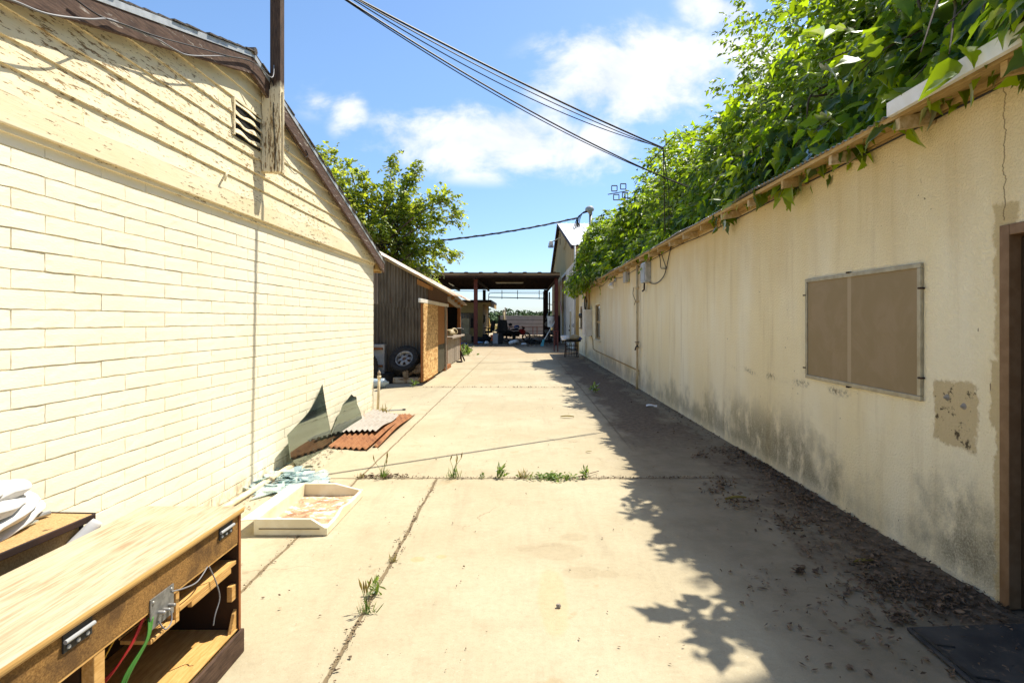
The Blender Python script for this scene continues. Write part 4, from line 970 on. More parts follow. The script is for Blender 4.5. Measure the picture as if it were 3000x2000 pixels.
# ================================================================== CORRUGATED SHED
sh = thing('corrugated_shed', 'rusty corrugated iron lean-to shed with an open counter, left behind the block building', 'shed', (-4, 16, 0))
SY = 14.72
def sroof(x): return 3.23 + (x + 3.66) * -.545
def corr_wall(x0, x1, ztop, z0, y, pitch=.085, amp=.018, dent=0):
    n = int((x1 - x0) / pitch * 6)
    return MB().grid(n, 4, lambda u, w: (x0 + (x1 - x0) * u, y + amp * math.sin((x1 - x0) * u / pitch * 2 * math.pi) + dent * math.sin(u * 5 + w * 3), z0 + (ztop(x0 + (x1 - x0) * u) - z0) * w))
for (x0, x1, zt, z0, dy, mt) in ((-6.2, -3.45, lambda x: 2.0, 0.02, 0, 'shedwall'), (-3.452, -2.50, lambda x: 1.95, .02, -.01, 'shedwall'), (-3.95, -3.30, lambda x: 2.0, .25, -.022, 'shedwall'),
                                 (-6.2, -3.40, lambda x: sroof(x) - .05, 1.93, -.018, 'shedwall'), (-3.42, -2.90, lambda x: sroof(x) - .05, 1.9, -.034, 'shedwall'), (-2.95, -2.50, lambda x: sroof(x) - .06, 1.88, -.05, 'shedwall'), (-4.2, -3.78, lambda x: sroof(x) - .08, 1.99, -.045, 'shedpale')):
    obj('wall_sheet', corr_wall(x0, x1, zt, z0, SY + dy), MAT[mt], sh, smooth=True)
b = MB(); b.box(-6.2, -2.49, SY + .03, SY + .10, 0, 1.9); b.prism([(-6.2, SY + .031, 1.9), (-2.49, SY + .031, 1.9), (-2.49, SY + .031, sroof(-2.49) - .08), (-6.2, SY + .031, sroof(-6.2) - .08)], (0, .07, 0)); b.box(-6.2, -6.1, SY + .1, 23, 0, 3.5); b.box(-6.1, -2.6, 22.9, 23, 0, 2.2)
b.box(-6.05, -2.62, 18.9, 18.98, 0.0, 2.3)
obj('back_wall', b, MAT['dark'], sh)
b = MB()
b.grid(160, 3, lambda u, w: (-6.4 + (4.58) * w, 14.28 + 4.9 * u, sroof(-6.4 + 4.58 * w) + .012 * math.sin(4.9 * u / .085 * 6.283) + .015 * math.sin(u * 9 + w * 4)))
obj('roof_sheet', b, m_corr('rust_edged_roof', (.50, .42, .34), (.60, .55, .48), (.35, .15, .06), .48, .7, .1), sh, smooth=True, thick=.006)
b = MB(); b.prism([(-6.3, 14.31, sroof(-6.3) - .02), (-1.86, 14.31, sroof(-1.86) - .02), (-1.86, 14.31, sroof(-1.86) - .055), (-6.3, 14.31, sroof(-6.3) - .055)], (0, .035, 0)); obj('barge_strip', b, MAT['tanwood'], sh)
b = MB(); b.prism([(-2.72, 14.36, sroof(-2.72) - .10), (-2.40, 14.36, sroof(-2.4) - .10), (-2.40, 14.36, sroof(-2.4) - .20), (-2.72, 14.36, sroof(-2.72) - .24)], (0, .5, 0)); obj('purlin_end', b, MAT['orangewood'], sh)
b = MB(); b.box(-2.492, -2.462, SY - .03, 18.2, 1.95, 2.52); obj('plywood_wall', b, MAT['brownply'], sh)
b = MB(); b.box(-2.48, -2.45, 15.9, 17.4, .86, 1.98); obj('plywood_panel', b, MAT['orangewood'], sh)
b = MB(); b.box(-2.479, -2.452, 15.85, 17.4, .08, .855); obj('lower_panel', b, surf('dark_green_ply', (.045, .04, .022), (.07, .06, .035), 5), sh)
b = MB(); b.tube([(-2.44, 17.55, .02), (-2.44, 17.55, 2.0)], .05, 8); obj('pale_stud', b, MAT['greywood'], sh)
for (x, y, zt) in ((-2.66, 19.05, 2.33), (-2.62, 22.75, 2.05)):
    b = MB(); b.box(x - .065, x + .065, y - .07, y + .07, 0, zt); obj('post', b, MAT['redwood'], sh, bevel=.006)
b = MB(); b.prism([(-2.72, 18.6, 2.52), (-2.72, 23.1, 2.20), (-2.72, 23.1, 2.04), (-2.72, 18.6, 2.33)], (.16, 0, 0)); obj('header_beam', b, MAT['greywood'], sh)
b = MB(); b.grid(8, 40, lambda u, w: (-4.4 + 2.05 * u, 18.4 + 4.9 * w, 2.72 - .17 * u * 1.2 - .33 * w + .012 * math.sin(w * 180))); obj('awning_sheet', b, MAT['shedpale'], sh, thick=.008)
for i in range(5):
    b = MB(); b.box(-4.2, -2.45, 18.9 + i * .95, 18.95 + i * .95, 2.36 - i * .066, 2.46 - i * .066); obj('rafter', b, MAT['orangewood'], sh)
b = MB(); b.box(-2.95, -2.42, 19.13, 23.0, .93, 1.0); obj('counter_top', b, MAT['greywood'], sh, bevel=.006)
b = MB()
for i in range(14):
    y = 19.15 + i * .25; dx = R.uniform(-.012, .012); b.box(-2.60 + dx, -2.575 + dx, y, y + .245, .03, .925)
obj('counter_front', b, MAT['greywood'], sh)
for a_ in ((-2.50, -2.45, SY - .4, SY + .55, .02, .09), (-2.53, -2.44, 17.42, 18.9, .0, .12)):
    b = MB(); b.box(*a_); obj('sill', b, MAT['redwood'], sh)
# sliding door on its rail
b = MB(); b.box(-2.46, -2.405, 13.15, 18.0, 1.985, 2.075); b.box(-2.455, -2.41, 13.14, 13.149, 1.99, 2.07)
obj('door_rail', b, MAT['white'], sh, bevel=.006)
dd = thing('sliding_door', None, None); dd.parent = sh
b = MB(); b.box(-2.425, -2.405, 13.56, 15.78, .10, 1.975); obj('door_board', b, MAT['osb'], dd)
b = MB()
for a in ((13.545, 13.63), (15.70, 15.785)): b.box(-2.475, -2.427, a[0], a[1], .09, 1.97)
b.box(-2.474, -2.428, 13.64, 15.69, .10, .19); b.box(-2.474, -2.428, 13.64, 15.69, 1.86, 1.96)
obj('door_frame', b, MAT['redwood'], dd)
# counter things
t = thing('cooking_pot', 'dark metal pot with bright rim on the shed counter', 'pot', (-2.62, 22.2, 1.0))
b = MB(); b.lathe([(0, 0), (.19, 0), (.20, .04), (.20, .24), (.215, .25), (.19, .25), (.185, .03), (0, .02)], (-2.66, 22.1, 1.001), n=20); obj('pot_body', b, MAT['darksteel'], t, smooth=True)
b = MB(); b.lathe([(.20, .235), (.225, .24), (.225, .265), (.20, .265)], (-2.66, 22.1, 1.001), n=20); b.tube([(-2.45, 22.1, 1.22), (-2.36, 22.05, 1.22)], .018, 6); obj('pot_rim', b, MAT['alloy'], t, smooth=True)
b = MB(); b.blob((-2.66, 20.3, 1.12), (.20, .26, .125), amp=.3, seed=4); b.lathe([(.09, 0), (.13, .03), (.13, .08), (.09, .10)], (-2.56, 20.55, 1.14), (.6, -.6, .4), 14)
tag(obj('old_motor', b, MAT['beige'], smooth=True), 'lumpy beige old motor on the shed counter beside the pot', 'motor')
b = MB(); b.bar((-2.36, 21.3, .02), (-2.40, 21.3, .42), .06, .05); b.bar((-2.40, 21.3, .42), (-2.24, 21.3, .03), .05, .05); b.box(-2.5, -2.3, 20.9, 21.2, .005, .05)
tag(obj('steel_bracket', b, MAT['darksteel']), 'dark bent steel bracket on the ground at the counter foot', 'bracket')
# items by the shed wall
def tyre_parts(root, c, axis, r=.37, w=.24, wheel=True):
    b = MB(); ri = r * .60
    prof = [(ri, -w * .36), (ri + .03, -w * .44), (r * .86, -w * .5), (r * .965, -w * .44), (r, -w * .34)]
    full = prof + [(a, -h) for a, h in reversed(prof)] + [(ri - .01, w * .30), (ri - .01, -w * .30)]
    b.lathe(full, c, axis, 40, closed=True)
    ax = Vector(axis).normalized(); a = ax.orthogonal().normalized(); e = ax.cross(a)
    for k in range(40):
        th = 6.2832 * k / 40; d = a * math.cos(th) + e * math.sin(th); tn = ax.cross(d)
        for s in (-1, 1):
            b.obox(Vector(c) + d * (r + .004) + ax * s * w * .22, (.018, .038, w * .30), Matrix((d, tn, ax)).transposed())
            b.obox(Vector(c) + d * (r * .93) + ax * s * w * .475, (.05, .03, .012), Matrix((d, tn, ax)).transposed())
    obj('tyre', b, MAT['tyre'], root, auto=35)
    if wheel:
        b = MB(); f = w * .30
        b.lathe([(ri - .008, -f), (ri + .006, f), (ri + .006, f + .016), (ri - .02, f + .014), (ri - .03, f - .03), (ri * .80, f - .055)], c, axis, 40)
        n = 6; th0 = .3
        for k in range(n):                                    # spokes between hand holes
            t0 = th0 + 6.2832 * k / n; m0 = len(b.v)
            ring = []
            for rr_, hw, h in ((ri * .84, .34, f - .05), (ri * .62, .26, f - .015), (ri * .40, .45, f + .0), (ri * .30, .52, f + .0)):
                for s in (-1, 0, 1):
                    d = a * math.cos(t0 + s * hw) + e * math.sin(t0 + s * hw); b.v.append(tuple(Vector(c) + d * rr_ + ax * h))
            for i in range(3):
                for s in range(2):
                    q = m0 + i * 3 + s; b.f.append((q, q + 1, q + 4, q + 3))
        b.lathe([(ri * .31, f), (ri * .26, f + .01), (ri * .24, f - .02), (0, f - .03)], c, axis, 20)
        obj('rim', b, MAT['alloy'], root, smooth=True)
        b = MB(); b.lathe([(0, f - .10), (ri * .84, f - .10), (ri * .84, f - .09), (0, f - .09)], c, axis, 24); b.lathe([(0, f + .0), (ri * .2, f - .005), (ri * .22, f - .02)], c, axis, 14); obj('brake_hub', b, surf('rusty_hub', (.13, .08, .05), (.06, .04, .03), 12), root)
t = thing('leaning_wheel', 'tyre on a six hole alloy wheel tilted back against the corrugated wall', 'wheel', (-3.0, 14.2, 0))
tyre_parts(t, (-3.0, 14.25, .56), (-.12, -.80, .60), .37, .25)
t = thing('flat_tyre', 'black tyre lying flat on the ground in front of the shed', 'tyre', (-3.62, 14.2, 0))
tyre_parts(t, (-3.60, 14.2, .125), (0, 0, 1), .37, .24, False)
t = thing('standing_tyre', 'tyre standing upright half hidden behind the corner of the block building', 'tyre', (-3.95, 13.9, 0))
tyre_parts(t, (-4.02, 13.85, .43), (.35, -.9, .1), .42, .25, True)
tj = thing('steel_chassis', 'pale rusty steel bracket assembly lying under the leaning wheel', 'machine part', (-2.75, 14.2, 0))
b = MB(); b.box(-3.25, -2.60, 13.98, 14.20, .01, .15); obj('base', b, surf('rusty_pale_steel', (.42, .36, .26), (.30, .22, .13), 8, spots=(.12, .06, .03), sscale=14, sthr=.55), tj, bevel=.02)
b = MB(); b.prism([(-2.98, 13.96, .12), (-2.86, 13.96, .12), (-2.86, 13.96, .32), (-2.92, 13.96, .36), (-3.0, 13.96, .30)], (0, .03, 0)); b.blob((-2.68, 14.2, .36), (.17, .16, .13), amp=.4, seed=8); b.tube([(-2.9, 14.1, .2), (-2.62, 14.15, .42)], .05, 8); obj('arm', b, surf('rusty_cast_steel', (.25, .19, .12), (.14, .09, .05), 9), tj, smooth=False)
t = thing('metal_cabinet', 'pale dented metal cabinet with two brown shelf edges standing against the shed wall', 'cabinet', (-3.95, 14.5, 0))
b = MB(); b.box(-4.3, -3.56, 14.42, 14.64, .02, .95); obj('shell', b, surf('dull_zinc', (.34, .32, .28), (.45, .43, .38), 5, spots=(.25, .17, .1), sscale=7, rough=.5), t, bevel=.015)
for z in (.36, .80):
    b = MB(); b.prism([(-4.28, 14.38, z), (-3.6, 14.38, z + .02), (-3.6, 14.38, z + .07), (-4.28, 14.38, z + .09)], (0, .035, 0)); obj('shelf_edge', b, MAT['redwood'], t)
t = thing('plastic_bottle', 'crushed clear plastic bottle on the ground at the corner of the block building', 'bottle', (-3.3, 13.2, 0))
b = MB(); b.lathe([(0, 0), (.10, .01), (.11, .05), (.10, .12), (.11, .2), (.11, .28), (.04, .34), (.035, .38), (0, .38)], (-3.52, 13.1, .112), (1, .15, 0), 16); obj('bottle_body', b, surf('cloudy_plastic', (.42, .50, .54), (.32, .40, .45), 20, rough=.2, spec=.6), t, smooth=True)

# ================================================================== SMALL THINGS BY THE LEFT WALL
sp = thing('standpipe', 'slim cream plastic standpipe with a capped top at the corner of the block wall', 'pipe', (-2.5, 9.72, 0))
b = MB(); b.tube([(-2.515, 9.72, 0), (-2.49, 9.72, .60)], .022, 10); b.lathe([(.022, 0), (.032, 0), (.032, .06), (.022, .06)], (-2.49, 9.72, .56), n=12); obj('pipe', b, MAT['pvc'], sp, smooth=True)
b = MB(); b.lathe([(.018, 0), (.018, .03), (.026, .03), (.026, .07), (.01, .075), (.01, .10), (0, .10)], (-2.49, 9.72, .61), n=10); obj('cap', b, surf('corroded_brass', (.22, .15, .08), (.35, .3, .25), 30), sp, smooth=True)
rod = thing('thin_rod', 'thin pale rod with a black tip lying on the concrete beside the standpipe', 'rod', (-2.2, 9.9, 0))
b = MB(); b.tube([(-2.45, 9.75, .012), (-2.12, 9.86, .012)], .010, 6); obj('shaft', b, MAT['greycab'], rod)
b = MB(); b.tube([(-2.12, 9.86, .013), (-2.07, 9.875, .013)], .016, 6); obj('tip', b, MAT['black'], rod)
def sheet(P00, P10, P01, P11, waves, amp, mat, name, lab, z0, seed):
    r_ = random.Random(seed); q = [r_.uniform(0, 6) for _ in range(4)]
    P00, P10, P01, P11 = map(Vector, (P00, P10, P01, P11))
    def f(u, w):
        p = P00.lerp(P10, u).lerp(P01.lerp(P11, u), w); e = .012 * math.sin(u * 14 + q[0]) * (1 if w in (0, 1) else 0)
        d = (P01 - P00).normalized()
        return p + d * e + Vector((0, 0, z0 + amp * (1 + math.cos(u * waves * 6.2832)) + .014 * math.sin(w * 4 + u * 2 + q[1]) + .012 * math.sin(w * 7 + q[2]) * u))
    return tag(obj(name, MB().grid(waves * 8, 24, f), mat, smooth=True, thick=.002), lab, 'metal sheet')
sheet((-2.40, 6.92, 0), (-1.87, 6.78, 0), (-2.44, 9.2, 0), (-1.90, 9.42, 0), 7, .016, MAT['rust'], 'corrugated_sheet', 'rust red corrugated iron sheet lying lowermost beside the block wall', .014, 1)
sheet((-1.92, 7.0, 0), (-1.78, 6.95, 0), (-1.98, 9.2, 0), (-1.80, 9.38, 0), 2, .014, MAT['rust'], 'corrugated_sheet', 'narrow rusty metal strip along the outer edge of the stacked sheets', .012, 5)
sheet((-2.47, 7.62, 0), (-1.95, 7.56, 0), (-2.50, 9.45, 0), (-1.96, 8.95, 0), 7, .015, MAT['paleiron'], 'corrugated_sheet', 'pale bleached corrugated iron sheet lying on top of the rusty one', .066, 2)
# leaning glass
def d5(x, y): return ((700 + x / 2.613) * .784, (1050 + y / 2.613) * .784)
def shard(pix, base_y, name, lab, xb=-2.42, xt=-2.575, H=1.0, floor=True):
    # plane through the ground line x = xb leaning to the wall
    out = []
    n = Vector((H, 0, xb - xt)).normalized(); p0 = Vector((xb, 0, .003))
    for x, y in pix:
        px, py = d5(x, y); d = Vector(((px - CX) / F, 1, -(py - CY) / F)); o = Vector((0, 0, CH))
        t = (p0 - o).dot(n) / d.dot(n); out.append(o + d * t)
    zmin = min(p.z for p in out)
    return tag(obj(name, MB().prism(out, -n * .006), MAT['shard']), lab, 'broken glass')
shard([(640, 195), (600, 290), (570, 350), (540, 400), (505, 445), (470, 482), (425, 530), (372, 585), (385, 670), (398, 765), (455, 838), (590, 770), (718, 690), (712, 610), (700, 540), (686, 465), (672, 400), (655, 300)], 0, 'glass_shard', 'larger pointed sheet of tinted glass leaning on the block wall')
shard([(862, 273), (830, 315), (795, 352), (780, 400), (755, 455), (730, 520), (708, 585), (722, 640), (760, 625), (850, 560), (940, 500), (944, 455), (925, 390), (905, 345), (900, 293), (880, 290)], 0, 'glass_shard', 'smaller ragged sheet of tinted glass leaning on the block wall, nearer the metal sheets', -2.44, -2.575, .85)
R.seed(21); b = MB()
for i in range(230):
    px, py = R.gauss(660, 55), R.gauss(1103, 17)
    if not (570 < px < 775 and 1068 < py < 1142): continue
    if px > 700 and py > 1120: continue
    c = gnd(px, py); c.z = .004 + R.random() * .03 * math.exp(-((px - 655) / 60) ** 2); s = R.uniform(.025, .11) * (1.5 if R.random() < .15 else 1)
    n = R.choice((3, 4, 5)); a0 = R.uniform(0, 6); tl = Matrix.Rotation(R.uniform(-.3, .3), 3, 'X') @ Matrix.Rotation(R.uniform(-.3, .3), 3, 'Y')
    poly = [c + tl @ Vector((math.cos(a0 + 6.283 * k / n) * s * R.uniform(.3, 1), math.sin(a0 + 6.283 * k / n) * s * R.uniform(.3, 1), 0)) for k in range(n)]
    lift = max(0, .003 - min(p.z for p in poly)); poly = [p + Vector((0, 0, lift)) for p in poly]
    b.prism(poly, (0, 0, .004))
tag(obj('broken_glass', b, MAT['bits']), 'heap of small pale green glass splinters on the concrete by the wall', 'broken glass', kind='stuff')
for pts, lab in (([(575, 1145), (612, 1118), (668, 1108), (640, 1128)], 'long pale glass blade lying flat behind the cream tray'), ([(612, 1127), (660, 1100), (700, 1102), (690, 1120), (650, 1128)], 'broad bluish glass piece lying flat against the glass heap'),
                 ([(690, 1090), (735, 1083), (760, 1096), (716, 1104)], 'bluish glass piece at the outer end of the glass heap')):
    poly = [gnd(*p, .02) for p in pts]
    for i, p in enumerate(poly): p.z = .008 + .012 * (i % 2)
    tag(obj('glass_piece', MB().prism(poly, (0, 0, .005)), MAT['bits']), lab, 'broken glass')
tag(obj('wall_debris', MB().add(*[(lambda L: ([p for t in L for p in t], [(3 * i, 3 * i + 1, 3 * i + 2) for i in range(len(L))]))([
    (lambda c, s, a: (c, c + Vector((s * math.cos(a), s * math.sin(a), R.uniform(0, .012))), c + Vector((s * .5 * math.cos(a + 1.2), s * .5 * math.sin(a + 1.2), .004))))(Vector((R.gauss(-2.36, .10), R.uniform(4.6, 9.4), .006)), R.uniform(.01, .045), R.uniform(0, 6.28)) for _ in range(700)])][0]), MAT['litter']),
    'dry leaf crumbs gathered along the foot of the block wall', 'debris', kind='stuff')

# cream tray
ty = thing('plastic_tray', 'cream plastic shower tray with a rusty floor lying on the concrete', 'tray', (-1.7, 4.6, 0))
x0, x1, y0, y1, w = -1.97, -1.435, 4.12, 5.04, .028
b = MB()
def wall(ax, bx, ha, hb, n, lip=0):
    a, c = Vector(ax), Vector(bx); n = Vector(n) * w
    hs = ha if isinstance(ha, list) else [(0, ha), (1, hb)]
    poly = [a, c] + [a.lerp(c, t) + Vector((0, 0, h)) for t, h in reversed(hs)]
    b.prism(poly, n)
wall((x0, y0, .004), (x1, y0, .004), [(0, .112), (.02, .118), (.78, .118), (.97, .055), (1, .055)], 0, (0, 1, 0))
wall((x0, y1, .004), (x1 , y1, .004), [(0, .118), (.55, .118), (.96, .062), (1, .062)], 0, (0, -1, 0))
wall((x0, y0 + w, .004), (x0, y1 - w, .004), .1145, .1145, (1, 0, 0))
wall((x1, y0 + w, .004), (x1, y1 - w, .004), [(0, .052), (.25, .056), (.40, .085), (.6, .060), (1, .056)], 0, (-1, 0, 0))
b.prism([(x0 + w, y0 - .004, .119), (x0 + w, y1, .119), (x0 - .10, y1 - .06, .113), (x0 - .10, y0 - .01, .109)], (0, 0, .007))
obj('tray_walls', b, MAT['traypl'], ty, bevel=.004)
b = MB(); b.grid(10, 12, lambda u, v: (x0 + w + (x1 - x0 - 2 * w) * u, y0 + w + (y1 - y0 - 2 * w) * v, .018 + .004 * math.sin(u * 9) * math.sin(v * 7))); obj('tray_floor', b, MAT['trayfloor'], ty, smooth=True)
b = MB(); b.box(x0 + .04, x0 + .48, y0 - .006, y0 - .001, .050, .056); obj('tray_groove', b, surf('dirt_line', (.18, .13, .06)), ty)

# ================================================================== WOODEN CONSOLE DESK
dk = thing('console_desk', 'gutted wooden console desk with bleached top and open front, at the lower left', 'desk', (-1.57, 1.8, 0))
DX0, DX1, DY0, DY1, DZ = -1.80, -1.345, .80, 2.68, .69
b = MB(); b.box(DX0 - .012, DX1 + .020, DY0, DY1 + .012, DZ - .030, DZ)
top = obj('desk_top', b, MAT['woodtop'], dk, bevel=.011)
b = MB(); b.box(DX1 - .018, DX1, DY0 + .02, DY1 - .02, .527, DZ - .034); obj('front_rail', b, MAT['particle'], dk, bevel=.002)
b = MB(); b.box(DX1 - .024, DX1 - .002, DY0 + .02, DY1 - .022, .518, .526); obj('rail_strip', b, MAT['pinewood'], dk)
for y in (DY0, DY1 - .02):
    b = MB(); b.box(DX0, DX1 + .001, y, y + .0195, .0, DZ - .031); obj('end_panel', b, MAT['innerwood'], dk, bevel=.002)
    b = MB(); b.box(DX1 + .0015, DX1 + .004, y + .0005, y + .0195, .115, DZ - .032); obj('edge_strip', b, MAT['redwood'], dk)
b = MB(); b.box(DX0, DX0 + .012, DY0 + .02, DY1 - .021, .02, DZ - .032); obj('back_panel', b, MAT['innerwood'], dk)
b = MB(); b.box(DX0 + .013, DX1 - .008, DY0 + .021, DY1 - .022, .10, .118); obj('bottom_board', b, MAT['pinewood'], dk)
b = MB(); b.box(DX1 + .002, DX1 + .018, DY0 - .004, DY1 + .006, 0.002, .112); b.box(DX0 + .0, DX1 + .0015, DY1 + .0005, DY1 + .012, .002, .11); obj('plinth', b, MAT['varnish'], dk, bevel=.004)
b = MB(); b.box(DX1 - .016, DX1 - .001, DY0 + .021, DY1 - .0215, .1185, .1235); obj('plinth_cap', b, MAT['pinewood'], dk)
b = MB(); b.box(DX1 - .10, DX1 - .006, 2.22, DY1 - .022, .428, .446); b.box(DX1 - .024, DX1 - .006, 2.30, DY1 - .07, .404, .427); obj('shelf_slat', b, MAT['pinewood'], dk, bevel=.002)
b = MB(); b.box(DX1 - .30, DX1 - .006, 2.195, 2.218, .395, .517); b.box(DX1 - .12, DX1 - .007, 2.05, 2.193, .395, .410); b.box(DX1 - .125, DX1 - .1205, 2.05, 2.193, .411, .517); obj('shelf_divider', b, MAT['pinewood'], dk, bevel=.002)
b = MB(); b.box(DX1 - .30, DX1 - .11, 2.0, DY1 - .022, .43, .44); obj('inner_shelf', b, MAT['innerwood'], dk)
b = MB(); b.box(DX1 - .045, DX1 - .004, 1.775, 1.822, .124, .517); obj('front_divider', b, MAT['pinewood'], dk, bevel=.003)
b = MB(); b.box(DX0 + .1, DX1 - .05, 1.77, 1.785, .124, .517); obj('inner_partition', b, MAT['innerwood'], dk)
b = MB(); b.box(DX1 - .032, DX1 - .008, DY1 - .060, DY1 - .0205, .265, .335); obj('wood_block', b, MAT['pinewood'], dk, bevel=.002)
b = MB(); b.prism([(DX1 - .006, DY1 - .021, .124), (DX1 - .006, DY1 - .075, .124), (DX1 - .006, DY1 - .04, .20), (DX1 - .006, DY1 - .021, .215)], (-.014, 0, 0)); obj('corner_brace', b, MAT['pinewood'], dk)
for y in (1.70, 2.545):
    h = MB(); h.box(DX1 + .001, DX1 + .006, y - .055, y + .055, .600, .655); obj_h = obj('hinge', h, MAT['black'], dk, bevel=.001)
    h2 = MB(); h2.tube([(DX1 + .012, y - .056, .634), (DX1 + .012, y + .056, .634)], .0065, 8)
    for k in range(3): h2.lathe([(0, .004), (.006, .003), (.007, 0)], (DX1 + .006, y - .036 + .036 * k, .612), (1, 0, 0), 8)
    c = obj('hinge_pin', h2, MAT['greycab'], obj_h, smooth=False)
b = MB(); b.box(DX1 + .001, DX1 + .005, 2.03, 2.165, .455, .565); pl = obj('metal_plate', b, MAT['plate'], dk)
b = MB()
for yy, zz in ((2.045, .55), (2.15, .55)): b.lathe([(0, .004), (.006, .003), (.007, 0)], (DX1 + .005, yy, zz), (1, 0, 0), 8)
for yy, zz in ((2.075, .50), (2.105, .495), (2.135, .497)): b.lathe([(.007, 0), (.007, .02), (.005, .025), (0, .025)], (DX1 + .005, yy, zz), (1, 0, 0), 8)
obj('plate_fittings', b, MAT['alloy'], pl, smooth=True)
def wires(name, m, paths, r):
    b = MB()
    for p in paths: b.tube(smooth_path(p, 5), r, 6)
    obj(name, b, m, dk, smooth=True)
wires('green_wire', MAT['green'], [[(DX1 - .002 + o, 2.04 + o, .50), (DX1 + .012, 2.0 + o, .44), (DX1 - .01 + o, 1.93 + o, .36), (DX1 - .03, 1.89 + o * 2, .26), (DX1 - .05 - o, 1.86, .18), (DX1 - .08, 1.80 - o * 3, .126)] for o in (-.004, 0, .005)], .0038)
wires('red_wire', MAT['red'], [[(DX1 - .02, 2.03 + o, .51), (DX1 - .04, 1.98 + o, .42), (DX1 - .09, 1.92, .33 + o), (DX1 - .16, 1.84, .30), (DX1 - .2, 1.80, .26)] for o in (0, .01)], .0035)
wires('yellow_wire', MAT['yellow'], [[(DX1 - .06, 1.97, .5), (DX1 - .09, 1.91, .40), (DX1 - .14, 1.87, .30), (DX1 - .2, 1.80, .27)]], .003)
wires('grey_wire', MAT['cablegrey'], [[(DX1 + .004, 2.15, .54), (DX1 + .012, 2.22, .52), (DX1 + .006, 2.32, .50), (DX1 + .002, 2.40, .525)], [(DX1 - .004, 2.42, .52), (DX1 + .01, 2.45, .44), (DX1 + .016, 2.47, .36), (DX1 + .012, 2.44, .30), (DX1 + .010, 2.43, .26)],
                                  [(DX1 + .008, 2.07, .47), (DX1 + .02, 2.09, .43), (DX1 + .018, 2.13, .44), (DX1 + .008, 2.14, .49)], [(DX1 - .05, 1.83, .2), (DX1 - .02, 1.88, .14), (DX1 - .04, 1.97, .14), (DX1 - .06, 2.0, .17)]], .0028)
b = MB(); b.tube(smooth_path([(-1.6 + .05 * math.cos(i * .6), 1.90 + .06 * math.sin(i * .6), .3 + .012 * math.cos(i)) for i in range(26)], 3), .004, 5); obj('wire_coil', b, MAT['pvc'], dk)

# second cabinet behind it
cb = thing('particle_cabinet', 'old particle board cabinet with dark metal edging between the desk and the block wall', 'cabinet', (-2.2, 1.9, 0))
q = Matrix.Rotation(math.radians(-3), 3, 'Z'); cc = Vector((-2.17, 1.75, 0))
def cbx(n, c, s, m, bev=.003): b = MB(); b.obox(cc + q @ Vector(c), s, q); return obj(n, b, m, cb, bevel=bev)
cbx('cabinet_top', (0, 0, .72), (.52, 1.44, .022), MAT['sunlit_chip'])
cbx('top_edging', (.2665, 0, .717), (.010, 1.446, .028), MAT['darksteel'])
cbx('end_edging', (0, .727, .715), (.53, .012, .036), MAT['darksteel'])
cbx('front_panel', (.235, -.02, .35), (.016, 1.38, .69), MAT['sunlit_chip'])
cbx('end_panel', (-.01, .695, .35), (.49, .018, .698), surf('dark_grey_laminate', (.06, .055, .05), (.09, .085, .08), 5))
cbx('back_panel', (-.24, 0, .35), (.012, 1.37, .69), MAT['innerwood'])
cbx('kick_board', (.24, -.02, .05), (.02, 1.37, .10), MAT['varnish'])
fr = thing('window_channel', 'dark metal window channel with a glass strip lying on the particle board cabinet', 'frame', (-2.1, 2.1, .735))
b = MB(); b.bar((-2.02, 1.70, .752), (-2.09, 2.32, .752), .035, .034); obj('channel', b, MAT['darksteel'], fr, bevel=.003)
b = MB(); b.bar((-1.995, 1.78, .739), (-2.03, 2.34, .742), .045, .006); obj('glass_strip', b, MAT['bits'], fr)
b = MB(); b.tube([(-2.065, 2.30, .748), (-2.03, 2.42, .748)], .012, 8); obj('bolt', b, MAT['steel'], fr)
